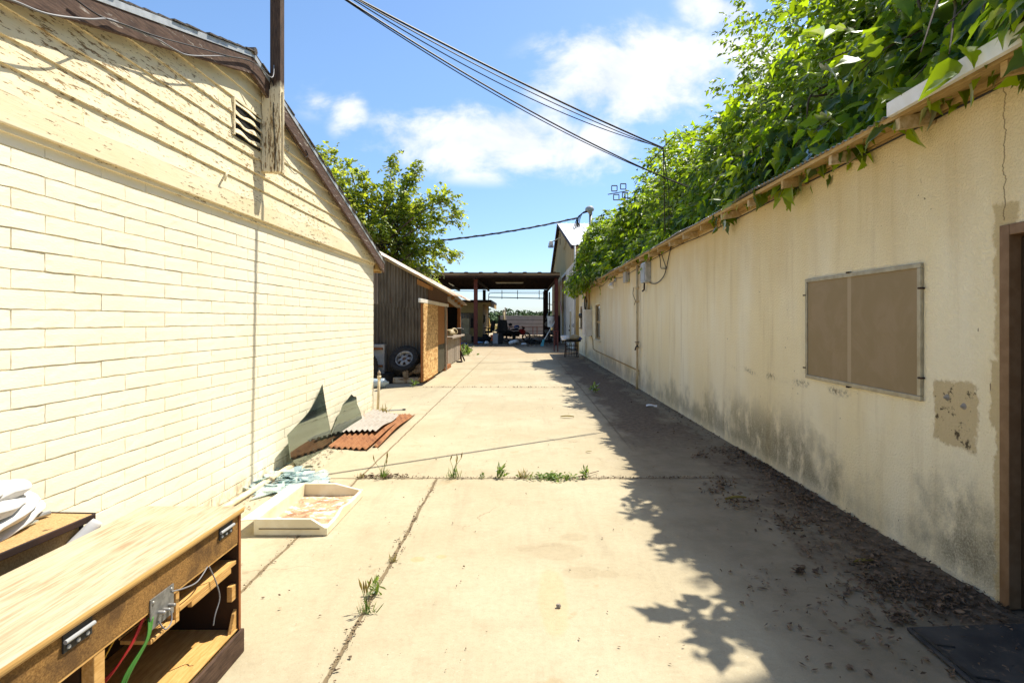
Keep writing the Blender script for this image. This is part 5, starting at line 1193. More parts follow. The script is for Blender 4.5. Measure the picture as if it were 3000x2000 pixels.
# folded sheet heaped on it
R.seed(9); q_ = [R.uniform(0, 6.28) for _ in range(12)]
def clothf(u, v):
    x = -2.56 + .50 * u; y = 1.38 + 1.02 * v
    e = min(1, max(0, (1 - abs(2 * u - 1) ** 3.0))) ** .55 * min(1, max(0, 1 - abs(2 * v - 1) ** 5)) ** .55
    a = u * 2.2 + .4 * math.sin(v * 4 + q_[0]); fold = 0
    for i, (k, am) in enumerate(((4, .06), (8, .045), (15, .022), (24, .010))): fold += am * (1 - abs(math.sin(a * k * .9 + 1.8 * math.sin(v * (2 + i) + q_[i]) + q_[i + 4]))) 
    h = .02 + e * (.135 + .05 * math.sin(v * 2.2 + .6)) + fold * e * 1.5
    return (x + .03 * math.sin(v * 6 + q_[8]) + .05 * (v - .5) ** 2, y + .03 * math.sin(u * 5 + q_[9]), .735 + h)
b = MB()
for i, (cx_, cy_, rx_, ry_, z_) in enumerate(((-2.24, 1.96, .30, .56, .755), (-2.23, 1.97, .29, .55, .790), (-2.22, 1.96, .285, .55, .826), (-2.25, 1.95, .27, .53, .862), (-2.23, 1.93, .25, .51, .898), (-2.26, 1.90, .22, .48, .932))):
    n_, m_ = 72, 12; base = len(b.v); ph = [R.uniform(0, 6.28) for _ in range(5)]
    for j_ in range(m_ + 1):                    # each folded layer: a soft pad with a rolled, wandering edge and creases on top
        th = math.pi * j_ / m_
        for k in range(n_):
            a_ = 6.28318 * k / n_; st = abs(math.sin(th)) ** .45
            e_ = 1 + .05 * math.sin(3 * a_ + ph[0]) + .03 * math.sin(7 * a_ + ph[1]) + .012 * math.sin(17 * a_ + ph[2])
            x_, y_ = st * math.cos(a_) * rx_ * e_, st * math.sin(a_) * ry_ * e_
            cr = .012 * (1 - abs(math.sin(y_ * 7 + x_ * 13 + ph[3]))) + .010 * (1 - abs(math.sin(x_ * 30 - y_ * 6 + ph[4]))) + .02 * math.sin(y_ * 5 + ph[2])
            b.v.append((cx_ + x_, cy_ + y_, max(.734, z_ + math.cos(th) * .021 + cr * (1 if th < 2 else .3) - .05 * st ** 6 * (.5 + .5 * math.sin(a_ * 2 + ph[1])))))
    for j_ in range(m_):
        for k in range(n_): b.f.append((base + j_ * n_ + k, base + (j_ + 1) * n_ + k, base + (j_ + 1) * n_ + (k + 1) % n_, base + j_ * n_ + (k + 1) % n_))
tag(obj('folded_sheet', b, MAT['cloth'], smooth=True), 'crumpled white bed sheet heaped on the particle board cabinet', 'cloth')
rg = MB(); pth = smooth_path([(-1.83, 2.43, .71), (-1.865, 2.38, .64), (-1.89, 2.31, .57), (-1.90, 2.24, .52)], 5); rg.tube(pth, [.020 + .0025 * i * (1.6 - .05 * i) for i in range(len(pth))], 12)
tag(obj('rolled_rag', rg, MAT['cloth'], smooth=True), 'white rolled rag wedged between desk and cabinet', 'rag')

# ================================================================== STEEL CANOPY
cn = thing('steel_canopy', 'open steel canopy with flat metal roof on red posts across the end of the driveway', 'canopy', (-2, 42, 0))
KY0, KY1, KX0, KX1 = 35.0, 50.3, -8.2, 2.22
b = MB(); n = 230
b.grid(n, 1, lambda u, w: (KX0 + (KX1 - KX0) * u, KY0 - .1 + (KY1 - KY0 + .1) * w, 4.50 + (.04 if (u * n / 5) % 4 < .9 else 0)))
obj('roof_sheet', b, surf('dark_roof_sheet', (.035, .03, .028), (.06, .05, .042), 3, rough=.6), cn, thick=.01)
b = MB(); b.box(KX0, KX1, KY0, KY0 + .08, 4.33, 4.485); obj('front_fascia', b, MAT['darksteel'] if 0 else surf('rusty_tan_fascia', (.16, .10, .06), (.30, .21, .12), 2, stretch=(.3, 1, 1)), cn)
for a_ in ((KY0 + .1, KY0 + .25, 4.22, 4.47), (KY1 - .3, KY1 - .15, 4.27, 4.48)):
    b = MB(); b.box(KX0, KX1, *a_); obj('main_beam', b, MAT['darksteel'], cn)
for i in range(9):
    y = 36.4 + i * 1.6; b = MB(); b.box(KX0, KX1 - .02, y, y + .07, 4.30, 4.47); obj('purlin', b, MAT['darksteel'], cn)
for x in (KX1 - .2, -3.2, -5.8):
    b = MB(); b.box(x, x + .14, KY0 + .26, KY1 - .31, 4.14, 4.285); obj('side_beam', b, MAT['darksteel'], cn)
for (x, y, m, w) in ((-3.09, 36.1, 'redsteel', .12), (2.02, 35.6, 'redsteel', .11), (-3.50, 49.6, 'darksteel', .13), (1.90, 49.4, 'darksteel', .19)):
    b = MB(); b.box(x - w, x + w, y - w, y - w + .03, 0, 4.21); b.box(x - w, x + w, y + w - .03, y + w, 0, 4.21); b.box(x - .03, x + .03, y - w + .031, y + w - .031, 0, 4.205); b.box(x - w - .06, x + w + .06, y - w - .06, y + w + .06, .003, .02)
    obj('post', b, MAT[m], cn)
for (x, z) in ((-4.95, 4.0), (-1.0, 4.12)):
    f_ = thing('tube_light', ('white tube light fixture hanging crooked' if x < -2 else 'long pale tube light fixture fixed flat') + ' under the canopy', 'light fixture', (x, 38, z), )
    b = MB(); rot = Matrix.Rotation(.5 if x < -2 else 0, 3, 'Y') @ Matrix.Rotation(.25 if x < -2 else 1.55, 3, 'Z'); b.obox((x, 38.5, z), (.3, 1.3 if x < -2 else 1.9, .05), rot); obj('housing', b, MAT['beige'] if x > -2 else MAT['white'], f_)
    b = MB()
    for s in (-.08, .08): b.obox(Vector((x, 38.5, z - .04)) + rot @ Vector((s, 0, 0)), (.04, 1.2 if x < -2 else 1.8, .03), rot)
    obj('tube', b, MAT['white'], f_)
pf = thing('pipe_frame', 'overhead frame of thin steel pipes between the rear canopy posts', 'pipe frame', (-.8, 50, 0))
b = MB(); b.tube(smooth_path([(-3.2, 50.9, 0), (-3.2, 50.9, 3.4), (-3.15, 50.9, 3.85), (-2.9, 50.9, 4.0), (0, 50.9, 3.98), (1.6, 50.9, 3.96), (1.72, 50.9, 3.8), (1.72, 50.9, 0)], 4), .035, 6); b.tube([(-3.2, 50.9, 3.62), (1.75, 50.9, 3.52)], .05, 6); b.tube([(-7.5, 50.9, 4.18), (1.75, 50.9, 4.14)], .025, 6)
for x in (-2.0, -.6, 1.35): b.tube([(x, 50.9, 3.45), (x, 50.9, 4.26)], .03, 6)
obj('pipes', b, MAT['darksteel'], pf)
# fence
fc = thing('panel_fence', 'grey horizontal metal panel fence behind the canopy', 'fence', (0, 58, 0))
b = MB()
for i in range(5): b.box(-2.45, 2.6, 58, 58.04, .06 + i * .388, .06 + i * .388 + .355)
obj('panels', b, MAT['fence'], fc)
b = MB(); b.box(-2.45, 2.6, 58.05, 58.06, .05, 1.99); obj('panel_backing', b, MAT['darksteel'], fc)
b = MB(); b.box(-2.5, 2.65, 57.98, 58.08, 2.0, 2.03); obj('top_cap', b, MAT['white'], fc)
for x in (-2.55, 2.6):
    b = MB(); b.box(x - .08, x + .08, 57.9, 58.1, 0, 2.05); obj('fence_post', b, MAT['darksteel'], fc)
rl = thing('post_rail', 'low rusty rail on thin posts in front of the panel fence', 'rail', (0, 55, 0))
b = MB(); b.tube([(-2.3, 55, .93), (1.9, 55, .93)], .018, 6)
for x in (-2.6, -.05, .85, 1.25): b.tube([(x, 55, 0), (x, 55, .96)], .035, 6)
obj('rails', b, MAT['redsteel'], rl)
tp_ = thing('tall_pipe', 'tall pale double pipe standing in front of the panel fence', 'pipe', (-1.9, 54, 0))
b = MB(); b.tube([(-1.95, 54, 0), (-1.95, 54, 2.55)], .10, 10); obj('fat_pipe', b, MAT['beige'], tp_, smooth=True)
b = MB(); b.tube(smooth_path([(-1.78, 53.95, 0), (-1.78, 53.95, 2.55), (-1.80, 53.95, 2.68), (-1.88, 53.95, 2.7)]), .05, 8); b.lathe([(.1, -.15), (.16, -.1), (.16, .1), (.1, .15)], (-1.9, 54, .8), n=10); obj('thin_pipe', b, MAT['whitewall'], tp_, smooth=True)

# ================================================================== YELLOW OUTBUILDING beyond the canopy
yb = thing('yellow_outbuilding', 'low faded yellow outbuilding with flat eave behind the canopy posts, at the left', 'building', (-6, 49, 0))
b = MB(); b.box(-12, -3.3, 45, 53, 0, 3.0); obj('walls', b, MAT['yellowwall'], yb)
b = MB(); b.prism([(-12.3, 44.5, 2.98), (-12.3, 53.6, 2.98), (-12.3, 53.6, 3.16), (-12.3, 44.5, 3.16)], (9.7, 0, 0)); obj('roof', b, MAT['darksteel'], yb)
b = MB(); b.prism([(-3.29, 44.6, 2.97), (-2.62, 44.6, 2.97), (-2.62, 44.6, 2.60), (-2.66, 44.6, 2.60), (-3.29, 44.6, 2.85)], (0, 8.8, 0)); obj('eave', b, MAT['tanwood'], yb)
b = MB(); b.box(-7.5, -5.35, 44.9, 44.99, 0, 2.1); obj('door', b, MAT['dark'], yb)
wv = obj('window', MB().box(-5.15, -3.95, 44.93, 44.995, .95, 2.1), MAT['pane'], yb)
b = MB()
for i in range(7): b.box(-5.12 + i * .19, -5.10 + i * .19, 44.88, 44.925, .97, 2.08)
b.box(-5.2, -3.9, 44.87, 44.926, 2.1, 2.14); obj('window_bars', b, MAT['darksteel'], wv)
b = MB(); b.box(-3.29, -3.15, 46.0, 46.5, 1.35, 2.0); obj('meter_box', b, MAT['beige'], yb)

# ================================================================== METAL BUILDING with gable (right, far)
mb_ = thing('metal_building', 'tall yellow gabled metal building with white ribbed roof, right beyond the stucco building', 'building', (5, 41, 0))
MX, M0, M1, MR = 2.60, 29.0, 53.0, 41.0
EZ, RZ2 = 5.45, 8.55
ry0, ry1, rzt = 34.8, 38.7, 4.40
def mgz(y): return RZ2 - .12 - (RZ2 - EZ) / 12.0 * abs(y - MR)
b = MB()
b.prism([(MX, M0, 0), (MX, ry0, 0), (MX, ry0, mgz(ry0)), (MX, M0, mgz(M0))], (.2, 0, 0)); b.prism([(MX, ry1, 0), (MX, MR, 0), (MX, MR, mgz(MR)), (MX, ry1, mgz(ry1))], (.2, 0, 0)); b.prism([(MX, MR, 0), (MX, M1, 0), (MX, M1, mgz(M1)), (MX, MR, mgz(MR))], (.2, 0, 0)); b.prism([(MX, ry0, rzt), (MX, ry1, rzt), (MX, ry1, mgz(ry1)), (MX, ry0, mgz(ry0))], (.2, 0, 0))
b.box(MX + .2, 22, M0 + .001, M0 + .2, 0, EZ - .15); b.box(MX + .2, 22, M1 - .2, M1, 0, EZ - .2)
obj('walls', b, MAT['yellowwall'], mb_)
for a_ in ((M0, ry0, 0, 4.60), (ry1, ry1 + 1.9, 0, 4.0)):
    b = MB(); b.box(MX - .012, MX - .001, *a_); obj('white_cladding', b, MAT['whitewall'], mb_)
b = MB(); b.box(MX - .035, MX - .013, ry0 - .16, ry0 - .0, 0, rzt + .16); b.box(MX - .035, MX - .013, ry1, ry1 + .16, 0, rzt + .16); b.box(MX - .035, MX - .013, ry0 + .001, ry1 - .001, rzt, rzt + .16); obj('shutter_frame', b, MAT['whitewall'], mb_)
b = MB()
nsl = 46
b.grid(1, nsl * 4, lambda u, w: (MX + .10 - .022 * abs(math.sin(w * nsl * math.pi)), ry0 + (ry1 - ry0) * u, .02 + (rzt - .02) * w)); obj('roller_shutter', b, MAT['shutter'], mb_)
pdr = obj('side_door', MB().box(MX - .04, MX - .013, 30.6, 32.0, .05, 2.15), MAT['white'], mb_)
b = MB(); b.box(MX - .05, MX - .041, 30.72, 31.85, .1, 2.05); obj('door_leaf', b, MAT['beige'], pdr)
b = MB(); b.lathe([(0, .06), (.05, .05), (.05, 0)], (MX - .051, 31.75, 1.0), (-1, 0, 0), 8); b.box(MX - .07, MX - .051, 31.68, 31.8, 1.15, 1.3); obj('door_handle', b, MAT['black'], pdr)
for (n_, y) in (('near', M0 - .35), ('far', M1 + .35)):
    b = MB(); s_ = 1 if n_ == 'far' else -1; zE = RZ2 - (RZ2 - EZ) / 12 * abs(y - MR); nx = 240
    b.grid(nx, 1, lambda u, w: (MX - .22 + 19.5 * u, MR + (y - MR) * w, RZ2 + (zE - RZ2) * w + (.045 if int(u * nx) % 4 == 0 else 0))); obj('roof_sheet', b, MAT['whiteroof'], mb_, thick=.02)
    b = MB()
    pts = [(MX - .215, MR, RZ2 - .03)]; n_r = 24
    pts += [(MX - .215, y, zE - .03)]
    for i in range(n_r, -1, -1):              # rib ends make the lower edge toothed
        t = i / n_r
        for q_, dz in ((.35, .19), (.35, .12), (0, .12), (0, .19)) if i < n_r else ((0, .12), (0, .19)):
            tt = min(1, t + q_ / n_r); pts.append((MX - .215, MR + (y - MR) * tt, RZ2 + (zE - RZ2) * tt - dz))
    b.prism(pts, (.19, 0, 0))
    obj('rake_trim', b, MAT['darksteel'], mb_)
b = MB(); b.box(MX - .02, MX - .001, 40.6, 41.0, 7.0, 7.8); obj('gable_louvre', b, MAT['dark'], mb_)
def letter(ch, y, z, h):                      # black block letters painted on the white cladding, read from the driveway
    w = h * .7; t = h * .2; X0, X1 = MX - .022, MX - .0125; b = MB()
    if ch == 'T': b.box(X0, X1, y - w, y, z + h - t, z + h); b.box(X0, X1, y - w / 2 - t / 2, y - w / 2 + t / 2, z, z + h - t - .001)
    else:
        for k in (0, .5, 1): b.box(X0, X1, y - w, y, z + (h - t) * k, z + (h - t) * k + t)
        b.box(X0, X1, y - t, y, z + (h - t) * .5 + t, z + h - t); b.box(X0, X1, y - w, y - w + t, z + t, z + (h - t) * .5)
    obj('painted_letter', b, MAT['black'], mb_)
letter('T', 31.3, 4.02, .34); letter('S', 31.3, 3.50, .34)
wl = thing('barn_light', 'white barn light on a long arm from the gable of the metal building', 'lamp', (2.5, 38.5, 6.8))
b = MB(); b.tube([(MX - .0, 35.0, 6.80), (2.2, 36.5, 6.82), (1.86, 38.0, 6.80)], .035, 8); b.tube([(MX - .03, 35.0, 7.1), (MX - .03, 35.0, 6.3), (MX - .1, 35.1, 6.15), (MX - .1, 35.2, 5.95)], .03, 6); obj('arm', b, MAT['beige'], wl, smooth=True)
b = MB(); b.lathe([(.05, .24), (.14, .2), (.16, .1), (.21, .08), (.24, -.22), (.22, -.22), (.18, .05), (0, .06)], (1.80, 38.2, 6.68), (.0, 0, 1), 4); obj('lamp_head', b, MAT['white'], wl)
b = MB(); b.lathe([(.0, -.1), (.19, -.1), (.19, -.2), (0, -.24)], (1.80, 38.2, 6.68), n=10); obj('lamp_glass', b, MAT['greycab'], wl)
fg = thing('small_flag', 'small striped red white and blue flag on a stick beside the roller shutter', 'flag', (2.5, 38.6, 2.6))
b = MB(); b.tube([(2.56, 38.62, 2.05), (2.42, 38.55, 3.0)], .012, 6); obj('stick', b, MAT['tanwood'], fg)
b = MB(); b.grid(10, 8, lambda u, w: (2.42 + .12 * w + .03 * math.sin(u * 8), 38.55 - .42 * u, 2.95 - .62 * w - .30 * u + .02 * math.sin(w * 5))); obj('cloth', b, MAT['flag'], fg, thick=.004)
cd = MB(); cd.tube([(2.555, 28.5, 0), (2.555, 28.5, 5.3)], .045, 8); cd.tube([(2.50, 28.5, 1.3), (2.50, 28.6, 1.3)], .1, 8)
tag(obj('drain_pipe', cd, MAT['greycab'], smooth=True), 'grey vertical pipe at the corner where stucco and metal buildings meet', 'pipe')

# floodlight pole far behind the trees
fp = thing('floodlight_pole', 'distant pole with four square floodlights showing above the leaves', 'lamp post', (7.6, 45, 0))
b = MB(); b.tube([(8.0, 45, 0), (8.0, 45, 11.6)], .07, 8); obj('pole', b, MAT['darksteel'], fp)
b = MB(); b.bar((6.65, 45, 11.55), (8.35, 45, 11.85), .06, .06); obj('crossarm', b, MAT['darksteel'], fp)
for x, z in ((7.15, 12.0), (7.85, 12.15), (7.3, 11.3), (8.0, 11.45)):
    b = MB()
    for a in ((-.22, .22, .19, .24), (-.22, .22, -.24, -.19), (-.24, -.19, -.185, .185), (.19, .24, -.185, .185)): b.box(x + a[0], x + a[1], 44.8, 44.95, z + a[2], z + a[3])
    obj('lamp', b, MAT['darksteel'], fp)

# ================================================================== CLUTTER UNDER THE CANOPY
def office_chair(name, lab, x, y, rot, arms=True):
    t = thing(name, lab, 'chair', (0, 0, 0))
    b = MB(); b.blob((0, 0, .50), (.27, .26, .07), amp=.05, seed=2); obj('seat', b, MAT['fabric'], t, smooth=True)
    b = MB(); b.grid(8, 8, lambda u, w: (.25 * (2 * u - 1) * (1 - .25 * w ** 3), .24 + .10 * w - .07 * (1 - (2 * u - 1) ** 2), .55 + .62 * w)); obj('backrest', b, MAT['fabric'], t, smooth=True, thick=.09)
    b = MB(); b.tube([(0, 0, .12), (0, 0, .46)], .03, 8); obj('column', b, MAT['black'], t)
    for k in range(5):
        a = k * 1.2566; b = MB(); b.tube([(0, 0, .14), (.3 * math.cos(a), .3 * math.sin(a), .08)], [.035, .02], 6); b.lathe([(.01, -.015), (.035, -.015), (.035, .015), (.01, .015)], (.3 * math.cos(a), .3 * math.sin(a), .036), (0, 1, 0), 8); obj('leg', b, MAT['black'], t)
    if arms:
        for s in (-1, 1):
            b = MB(); b.tube(smooth_path([(s * .26, .1, .48), (s * .31, .1, .6), (s * .31, .05, .72), (s * .31, -.2, .73)]), .028, 6); obj('armrest', b, MAT['black'], t, smooth=True)
    t.location = (x, y, 0); t.rotation_euler = (0, 0, rot); return t
office_chair('office_chair', 'black office chair turned sideways beside the rear red post', -2.75, 43.6, math.radians(-65)).scale = (1.3,) * 3
office_chair('office_chair', 'wide black office chair in the middle of the canopy, next to the grey bin', -1.45, 39.0, math.radians(175)).scale = (1.35,) * 3
t = thing('grey_bin', 'narrow grey metal bin under the canopy, left of the wide office chair', 'bin', (-1.88, 37.3, 0))
b = MB(); b.box(-2.06, -1.72, 37.1, 37.6, .01, .70); obj('body', b, MAT['greycab'], t, bevel=.015)
b = MB(); b.box(-2.07, -1.71, 37.09, 37.61, .702, .74); obj('lid', b, MAT['fabric'], t, bevel=.01)
b = MB(); b.box(-1.70, -1.45, 37.15, 37.65, .01, .72); tag(obj('black_box', b, MAT['fabric'], bevel=.02), 'black box standing right against the grey bin', 'box')
t = thing('orange_bucket', 'bright orange plastic bucket behind the grey bin', 'bucket', (-2.3, 43.5, 0))
b = MB(); b.lathe([(0, .01), (.17, .01), (.20, .42), (.215, .42), (.215, .45), (.19, .45), (.16, .03), (0, .03)], (-2.36, 43.0, .0), n=18); obj('pail', b, MAT['orange'], t, smooth=False)
b = MB(); b.tube(smooth_path([(-2.57, 43, .42), (-2.5, 42.85, .3), (-2.36, 42.78, .25), (-2.22, 42.85, .3), (-2.15, 43, .42)]), .01, 5); obj('handle', b, MAT['steel'], t)
mo = thing('dirt_bike', 'old dirt bike with red bodywork parked before the panel fence', 'motorcycle', (-.6, 42, 0))
for (x, y) in ((-1.05, 42.0), (.15, 42.3)):
    b = MB(); b.lathe([(.24, -.05), (.32, -.05), (.34, 0), (.32, .05), (.24, .05)], (x, y, .34), (.25, 1, 0), 22, closed=True)
    for k in range(6): b.tube([(x, y, .34), (x + .26 * math.cos(k), y, .34 + .26 * math.sin(k))], .012, 4)
    obj('wheel', b, MAT['tyre'], mo)
b = MB(); b.blob((-.55, 42.1, .55), (.28, .2, .2), amp=.35, seed=3); b.tube([(.1, 42.3, .34), (-.1, 42.25, .9), (-.14, 42.24, 1.1)], .035, 6); b.tube([(-1.05, 42, .34), (-.4, 42.1, .5)], .03, 6); obj('engine_frame', b, MAT['darksteel'], mo)
b = MB(); b.blob((-.2, 42.15, .72), (.20, .14, .20), amp=.25, seed=5); b.prism([(.0, 42.2, .45), (.12, 42.2, .75), (-.1, 42.2, .95), (-.2, 42.2, .5)], (0, .1, 0)); obj('bodywork', b, MAT['red'], mo)
b = MB(); b.blob((-.7, 42.1, .86), (.36, .14, .07), amp=.1, seed=6); obj('saddle', b, MAT['fabric'], mo, smooth=True)
b = MB(); b.tube([(-.2, 41.85, 1.12), (-.14, 42.24, 1.08), (-.1, 42.6, 1.12)], .02, 6); b.blob((-.05, 42.3, .98), (.1, .1, .1), seed=2); obj('handlebar', b, MAT['black'], mo)
t = thing('helmet', 'blue helmet resting on top of the dirt bike', 'helmet', (-.45, 42, 1))
b = MB(); b.blob((-.55, 42.1, 1.06), (.2, .19, .15), amp=.04, seed=1); obj('shell', b, MAT['blue'], t, smooth=True)
b = MB(); b.box(-.66, -.44, 41.86, 41.93, 1.0, 1.06); obj('visor', b, MAT['white'], t)
q4 = thing('quad_bike', 'dark quad bike behind the wide office chair', 'quad bike', (-1.0, 41, 0))
for x, y in ((-1.7, 41.2), (-.75, 41.2), (-1.7, 42.1), (-.75, 42.1)):
    b = MB(); b.lathe([(.12, -.1), (.24, -.11), (.28, -.06), (.28, .06), (.24, .11), (.12, .1)], (x, y, .28), (1, 0, 0), 18, closed=True); obj('wheel', b, MAT['tyre'], q4)
b = MB(); b.blob((-1.22, 41.6, .62), (.50, .55, .24), amp=.2, seed=9); b.box(-1.7, -.74, 41.1, 41.3, .58, .64); obj('body', b, MAT['fabric'], q4)
b = MB(); b.tube([(-1.62, 41.45, 1.1), (-1.22, 41.35, 1.02), (-.82, 41.45, 1.1)], .025, 6); b.tube([(-1.22, 41.35, 1.02), (-1.22, 41.5, .7)], .04, 6); b.blob((-1.58, 41.4, 1.2), (.16, .1, .11), seed=1); b.blob((-1.02, 41.3, 1.24), (.14, .1, .12), seed=2); obj('handlebar', b, MAT['black'], q4)
b = MB(); b.blob((-1.75, 40.2, .82), (.32, .25, .14), amp=.35, seed=12); tag(obj('beige_bundle', b, MAT['beige'], smooth=True), 'crumpled beige bundle lying behind the wide office chair', 'bundle')
R.seed(77)
b = MB(); b.blob((-2.75, 39.8, .22), (.42, .35, .24), amp=.35, seed=14, squash=-.21); b.blob((-2.72, 39.8, .5), (.2, .18, .12), amp=.4, seed=15); tag(obj('black_bag', b, MAT['fabric'], smooth=True), 'bulging black bag on the floor left of the grey bin', 'bag')
b = MB(); b.blob((-3.55, 40.5, .20), (.55, .35, .22), amp=.4, seed=16, squash=-.19); b.box(-3.4, -2.6, 41, 41.3, .01, .25); tag(obj('dark_rubbish', b, MAT['fabric']), 'low heap of dark rubbish at the foot of the front red post', 'rubbish')
for (x, y, w, d, h, lab) in ((-4.35, 38.2, .42, .4, .42, 'small cardboard box on the floor, lower of the two by the front red post'), (-3.78, 38.6, .36, .4, .62, 'taller cardboard box standing next to the front red post'), (-4.4, 38.7, .4, .4, .66, 'cardboard box behind the smallest one under the canopy')):
    t = thing('cardboard_box', lab, 'box', (x, y, 0), 'cardboard boxes under the canopy')
    b = MB(); b.box(x - w / 2, x + w / 2, y - d / 2, y + d / 2, .01, h); obj('carton', b, MAT['card'], t, bevel=.006)
    b = MB(); b.obox((x - w / 2 - .05, y, h + .03), (.15, d, .008), Matrix.Rotation(.5, 3, 'Y')); b.obox((x + w / 2 + .03, y, h + .0), (.15, d, .008), Matrix.Rotation(-.9, 3, 'Y')); obj('flap', b, MAT['card'], t)
t = thing('refrigerator', 'old beige refrigerator standing before the yellow outbuilding', 'refrigerator', (-4.5, 43, 0))
b = MB(); b.box(-4.75, -4.12, 42.7, 43.3, .03, 1.72); obj('body', b, MAT['beige'], t, bevel=.02)
b = MB(); b.box(-4.74, -4.13, 42.64, 42.69, .1, 1.15); b.box(-4.74, -4.13, 42.64, 42.69, 1.17, 1.70); obj('door', b, MAT['beige'], t, bevel=.015)
b = MB(); b.box(-4.70, -4.66, 42.59, 42.635, .8, 1.1); b.box(-4.70, -4.66, 42.59, 42.635, 1.2, 1.4); obj('handle', b, MAT['alloy'], t)
t = thing('side_table', 'small round topped table under the canopy carrying a white hard hat', 'table', (-4.7, 40, 0))
b = MB(); b.lathe([(0, .72), (.46, .72), (.46, .76), (0, .76)], (-4.72, 40.2, 0), n=18); obj('table_top', b, MAT['beige'], t)
for k in range(3):
    b = MB(); b.tube([(-4.72 + .1 * math.cos(k * 2.1), 40.2 + .1 * math.sin(k * 2.1), .72), (-4.72 + .34 * math.cos(k * 2.1), 40.2 + .34 * math.sin(k * 2.1), 0)], .025, 6); obj('leg', b, MAT['darksteel'], t)
b = MB(); b.lathe([(.24, 0), (.17, .01), (.16, .09), (.10, .17), (0, .19)], (-4.66, 40.1, .762), n=16); tag(obj('hard_hat', b, MAT['white'], smooth=True), 'white hard hat on the small round table', 'hat')
b = MB(); b.tube(smooth_path([(-.95, 36.6, .08), (-.75, 36.5, .16), (-.5, 36.6, .2), (-.38, 36.9, .12)]), [.10, .11, .12, .12, .13, .13, .12, .11, .12, .13, .13, .12, .11, .1, .1, .09, .09, .08, .07][:19], 10); tag(obj('white_sack', b, MAT['bag'], smooth=True), 'limp white plastic sack on the floor in front of the wide office chair', 'bag')
for (x, y, a, lab) in ((-.15, 35.6, .2, 'clear bottle lying on the floor, right of the limp white sack'), (.12, 36.1, 2.9, 'second clear bottle on the floor, further right of the limp white sack')):
    b = MB(); b.lathe([(0, 0), (.06, .01), (.065, .2), (.03, .28), (.03, .32), (0, .32)], (x, y, .066), (math.cos(a), math.sin(a), 0), 10); tag(obj('clear_bottle', b, MAT['bag'], smooth=True), lab, 'bottle', 'bottles on the canopy floor')
b = MB(); b.lathe([(.05, 0), (.14, .02), (.15, .12), (.08, .2), (0, .21)], (-3.05 + .6, 36.9, .0), n=12); tag(obj('white_bowl', b, MAT['bag'], smooth=True), 'upturned white bowl on the canopy floor', 'bowl')
b = MB(); b.blob((-4.0, 36.6, .06), (.28, .15, .06), amp=.4, seed=31); tag(obj('blue_rag', b, MAT['blue']), 'dark blue rag on the floor left of the front red post', 'rag')
b = MB(); b.blob((-2.95, 40.0 - 2.0, .07), (.2, .12, .07), amp=.4, seed=33); tag(obj('blue_wrapper', b, surf('pale_blue_film', (.25, .45, .7), rough=.3)), 'pale blue plastic wrapper on the floor between post and grey bin', 'wrapper')
b = MB(); b.tube([(.35, 37.2, .15), (1.0, 36.5, .08)], .06, 8); b.blob((.5, 37.4, .16), (.35, .3, .16), amp=.4, seed=40, squash=-.15); b.box(.1, 2.0, 40, 40.3, .01, .12); tag(obj('machine_scrap', b, MAT['fabric']), 'heap of black machine scrap on the canopy floor at the right', 'scrap')
b = MB()
for i in range(16): b.box(.2 + i * .11, .29 + i * .11, 50.4 + R.uniform(-.2, .2), 50.8, .003, .12 + R.uniform(0, .12))
tag(obj('block_row', b, MAT['stone']), 'row of pale broken blocks on the ground below the panel fence', 'rubble')
t = thing('white_bucket', 'white plastic bucket hanging on the right front canopy post', 'bucket', (1.75, 36, 1.2))
b = MB(); b.lathe([(0, 0), (.20, 0), (.255, .62), (.27, .62), (.27, .68), (.25, .68), (.24, .60), (.19, .02), (0, .02)], (1.68, 35.9, 1.13), (.06, 0, 1), 18); obj('pail', b, MAT['white'], t, smooth=False)
b = MB(); b.tube(smooth_path([(1.43, 35.9, 1.72), (1.5, 35.9, 2.0), (1.7, 35.9, 2.15), (1.9, 35.9, 2.0), (1.95, 35.9, 1.72)]), .012, 5); obj('handle', b, MAT['steel'], t)
b = MB(); b.obox((1.62, 35.66, 1.45), (.05, .01, .18)); obj('label_smudge', b, MAT['greycab'], t)
t = thing('push_broom', 'broom with white handle and teal bristles leaning on the right canopy post', 'broom', (1.3, 34, 0))
b = MB(); b.tube([(1.22, 33.9, .42), (1.86, 34.9, 1.45)], .03, 8); obj('handle', b, MAT['white'], t)
b = MB(); b.prism([(1.22, 33.85, .45), (1.10, 33.8, .40), (.97, 33.75, .02), (1.16, 33.75, .02)], (0, .12, 0)); obj('bristles', b, MAT['teal'], t)
t = thing('scrap_rack', 'dark wooden rack piled with stones and scrap behind the right canopy posts', 'rack', (1.9, 42, 0))
b = MB()
for y in (40.5, 46.5): b.box(1.72, 1.82, y, y + .1, 0, 1.9)
for z in (.5, 1.1, 1.62): b.box(1.70, 2.5, 40.5, 46.6, z, z + .05)
b.box(2.4, 2.5, 40.5, 46.6, 0, 1.9); obj('frame', b, MAT['darksteel'], t)
b = MB()
for i in range(40): b.blob((1.95 + R.uniform(-.15, .3), R.uniform(40.7, 46.3), R.choice((.14, .66, 1.27, 1.76)) ), R.uniform(.1, .2), 8, 5, .3, i)
obj('stones', b, MAT['stone'], t)
for (x, y, h, lab) in ((1.55, 47.0, 3.9, 'thin steel upright left of the scrap rack'), (2.15, 48, 4.1, 'pale steel upright behind the scrap rack')):
    b = MB(); b.tube([(x + .55, y, 0), (x + .55, y, h)], .06, 8); b.tube([(x + .3, y, h - 1), (x + .8, y, h - 1.05)], .03, 6); tag(obj('steel_upright', b, MAT['darksteel']), lab, 'pole')
t = thing('saw_horse', 'rust red metal trestle leg stand in front of the right canopy post', 'trestle', (1.85, 29, 0))
b = MB()
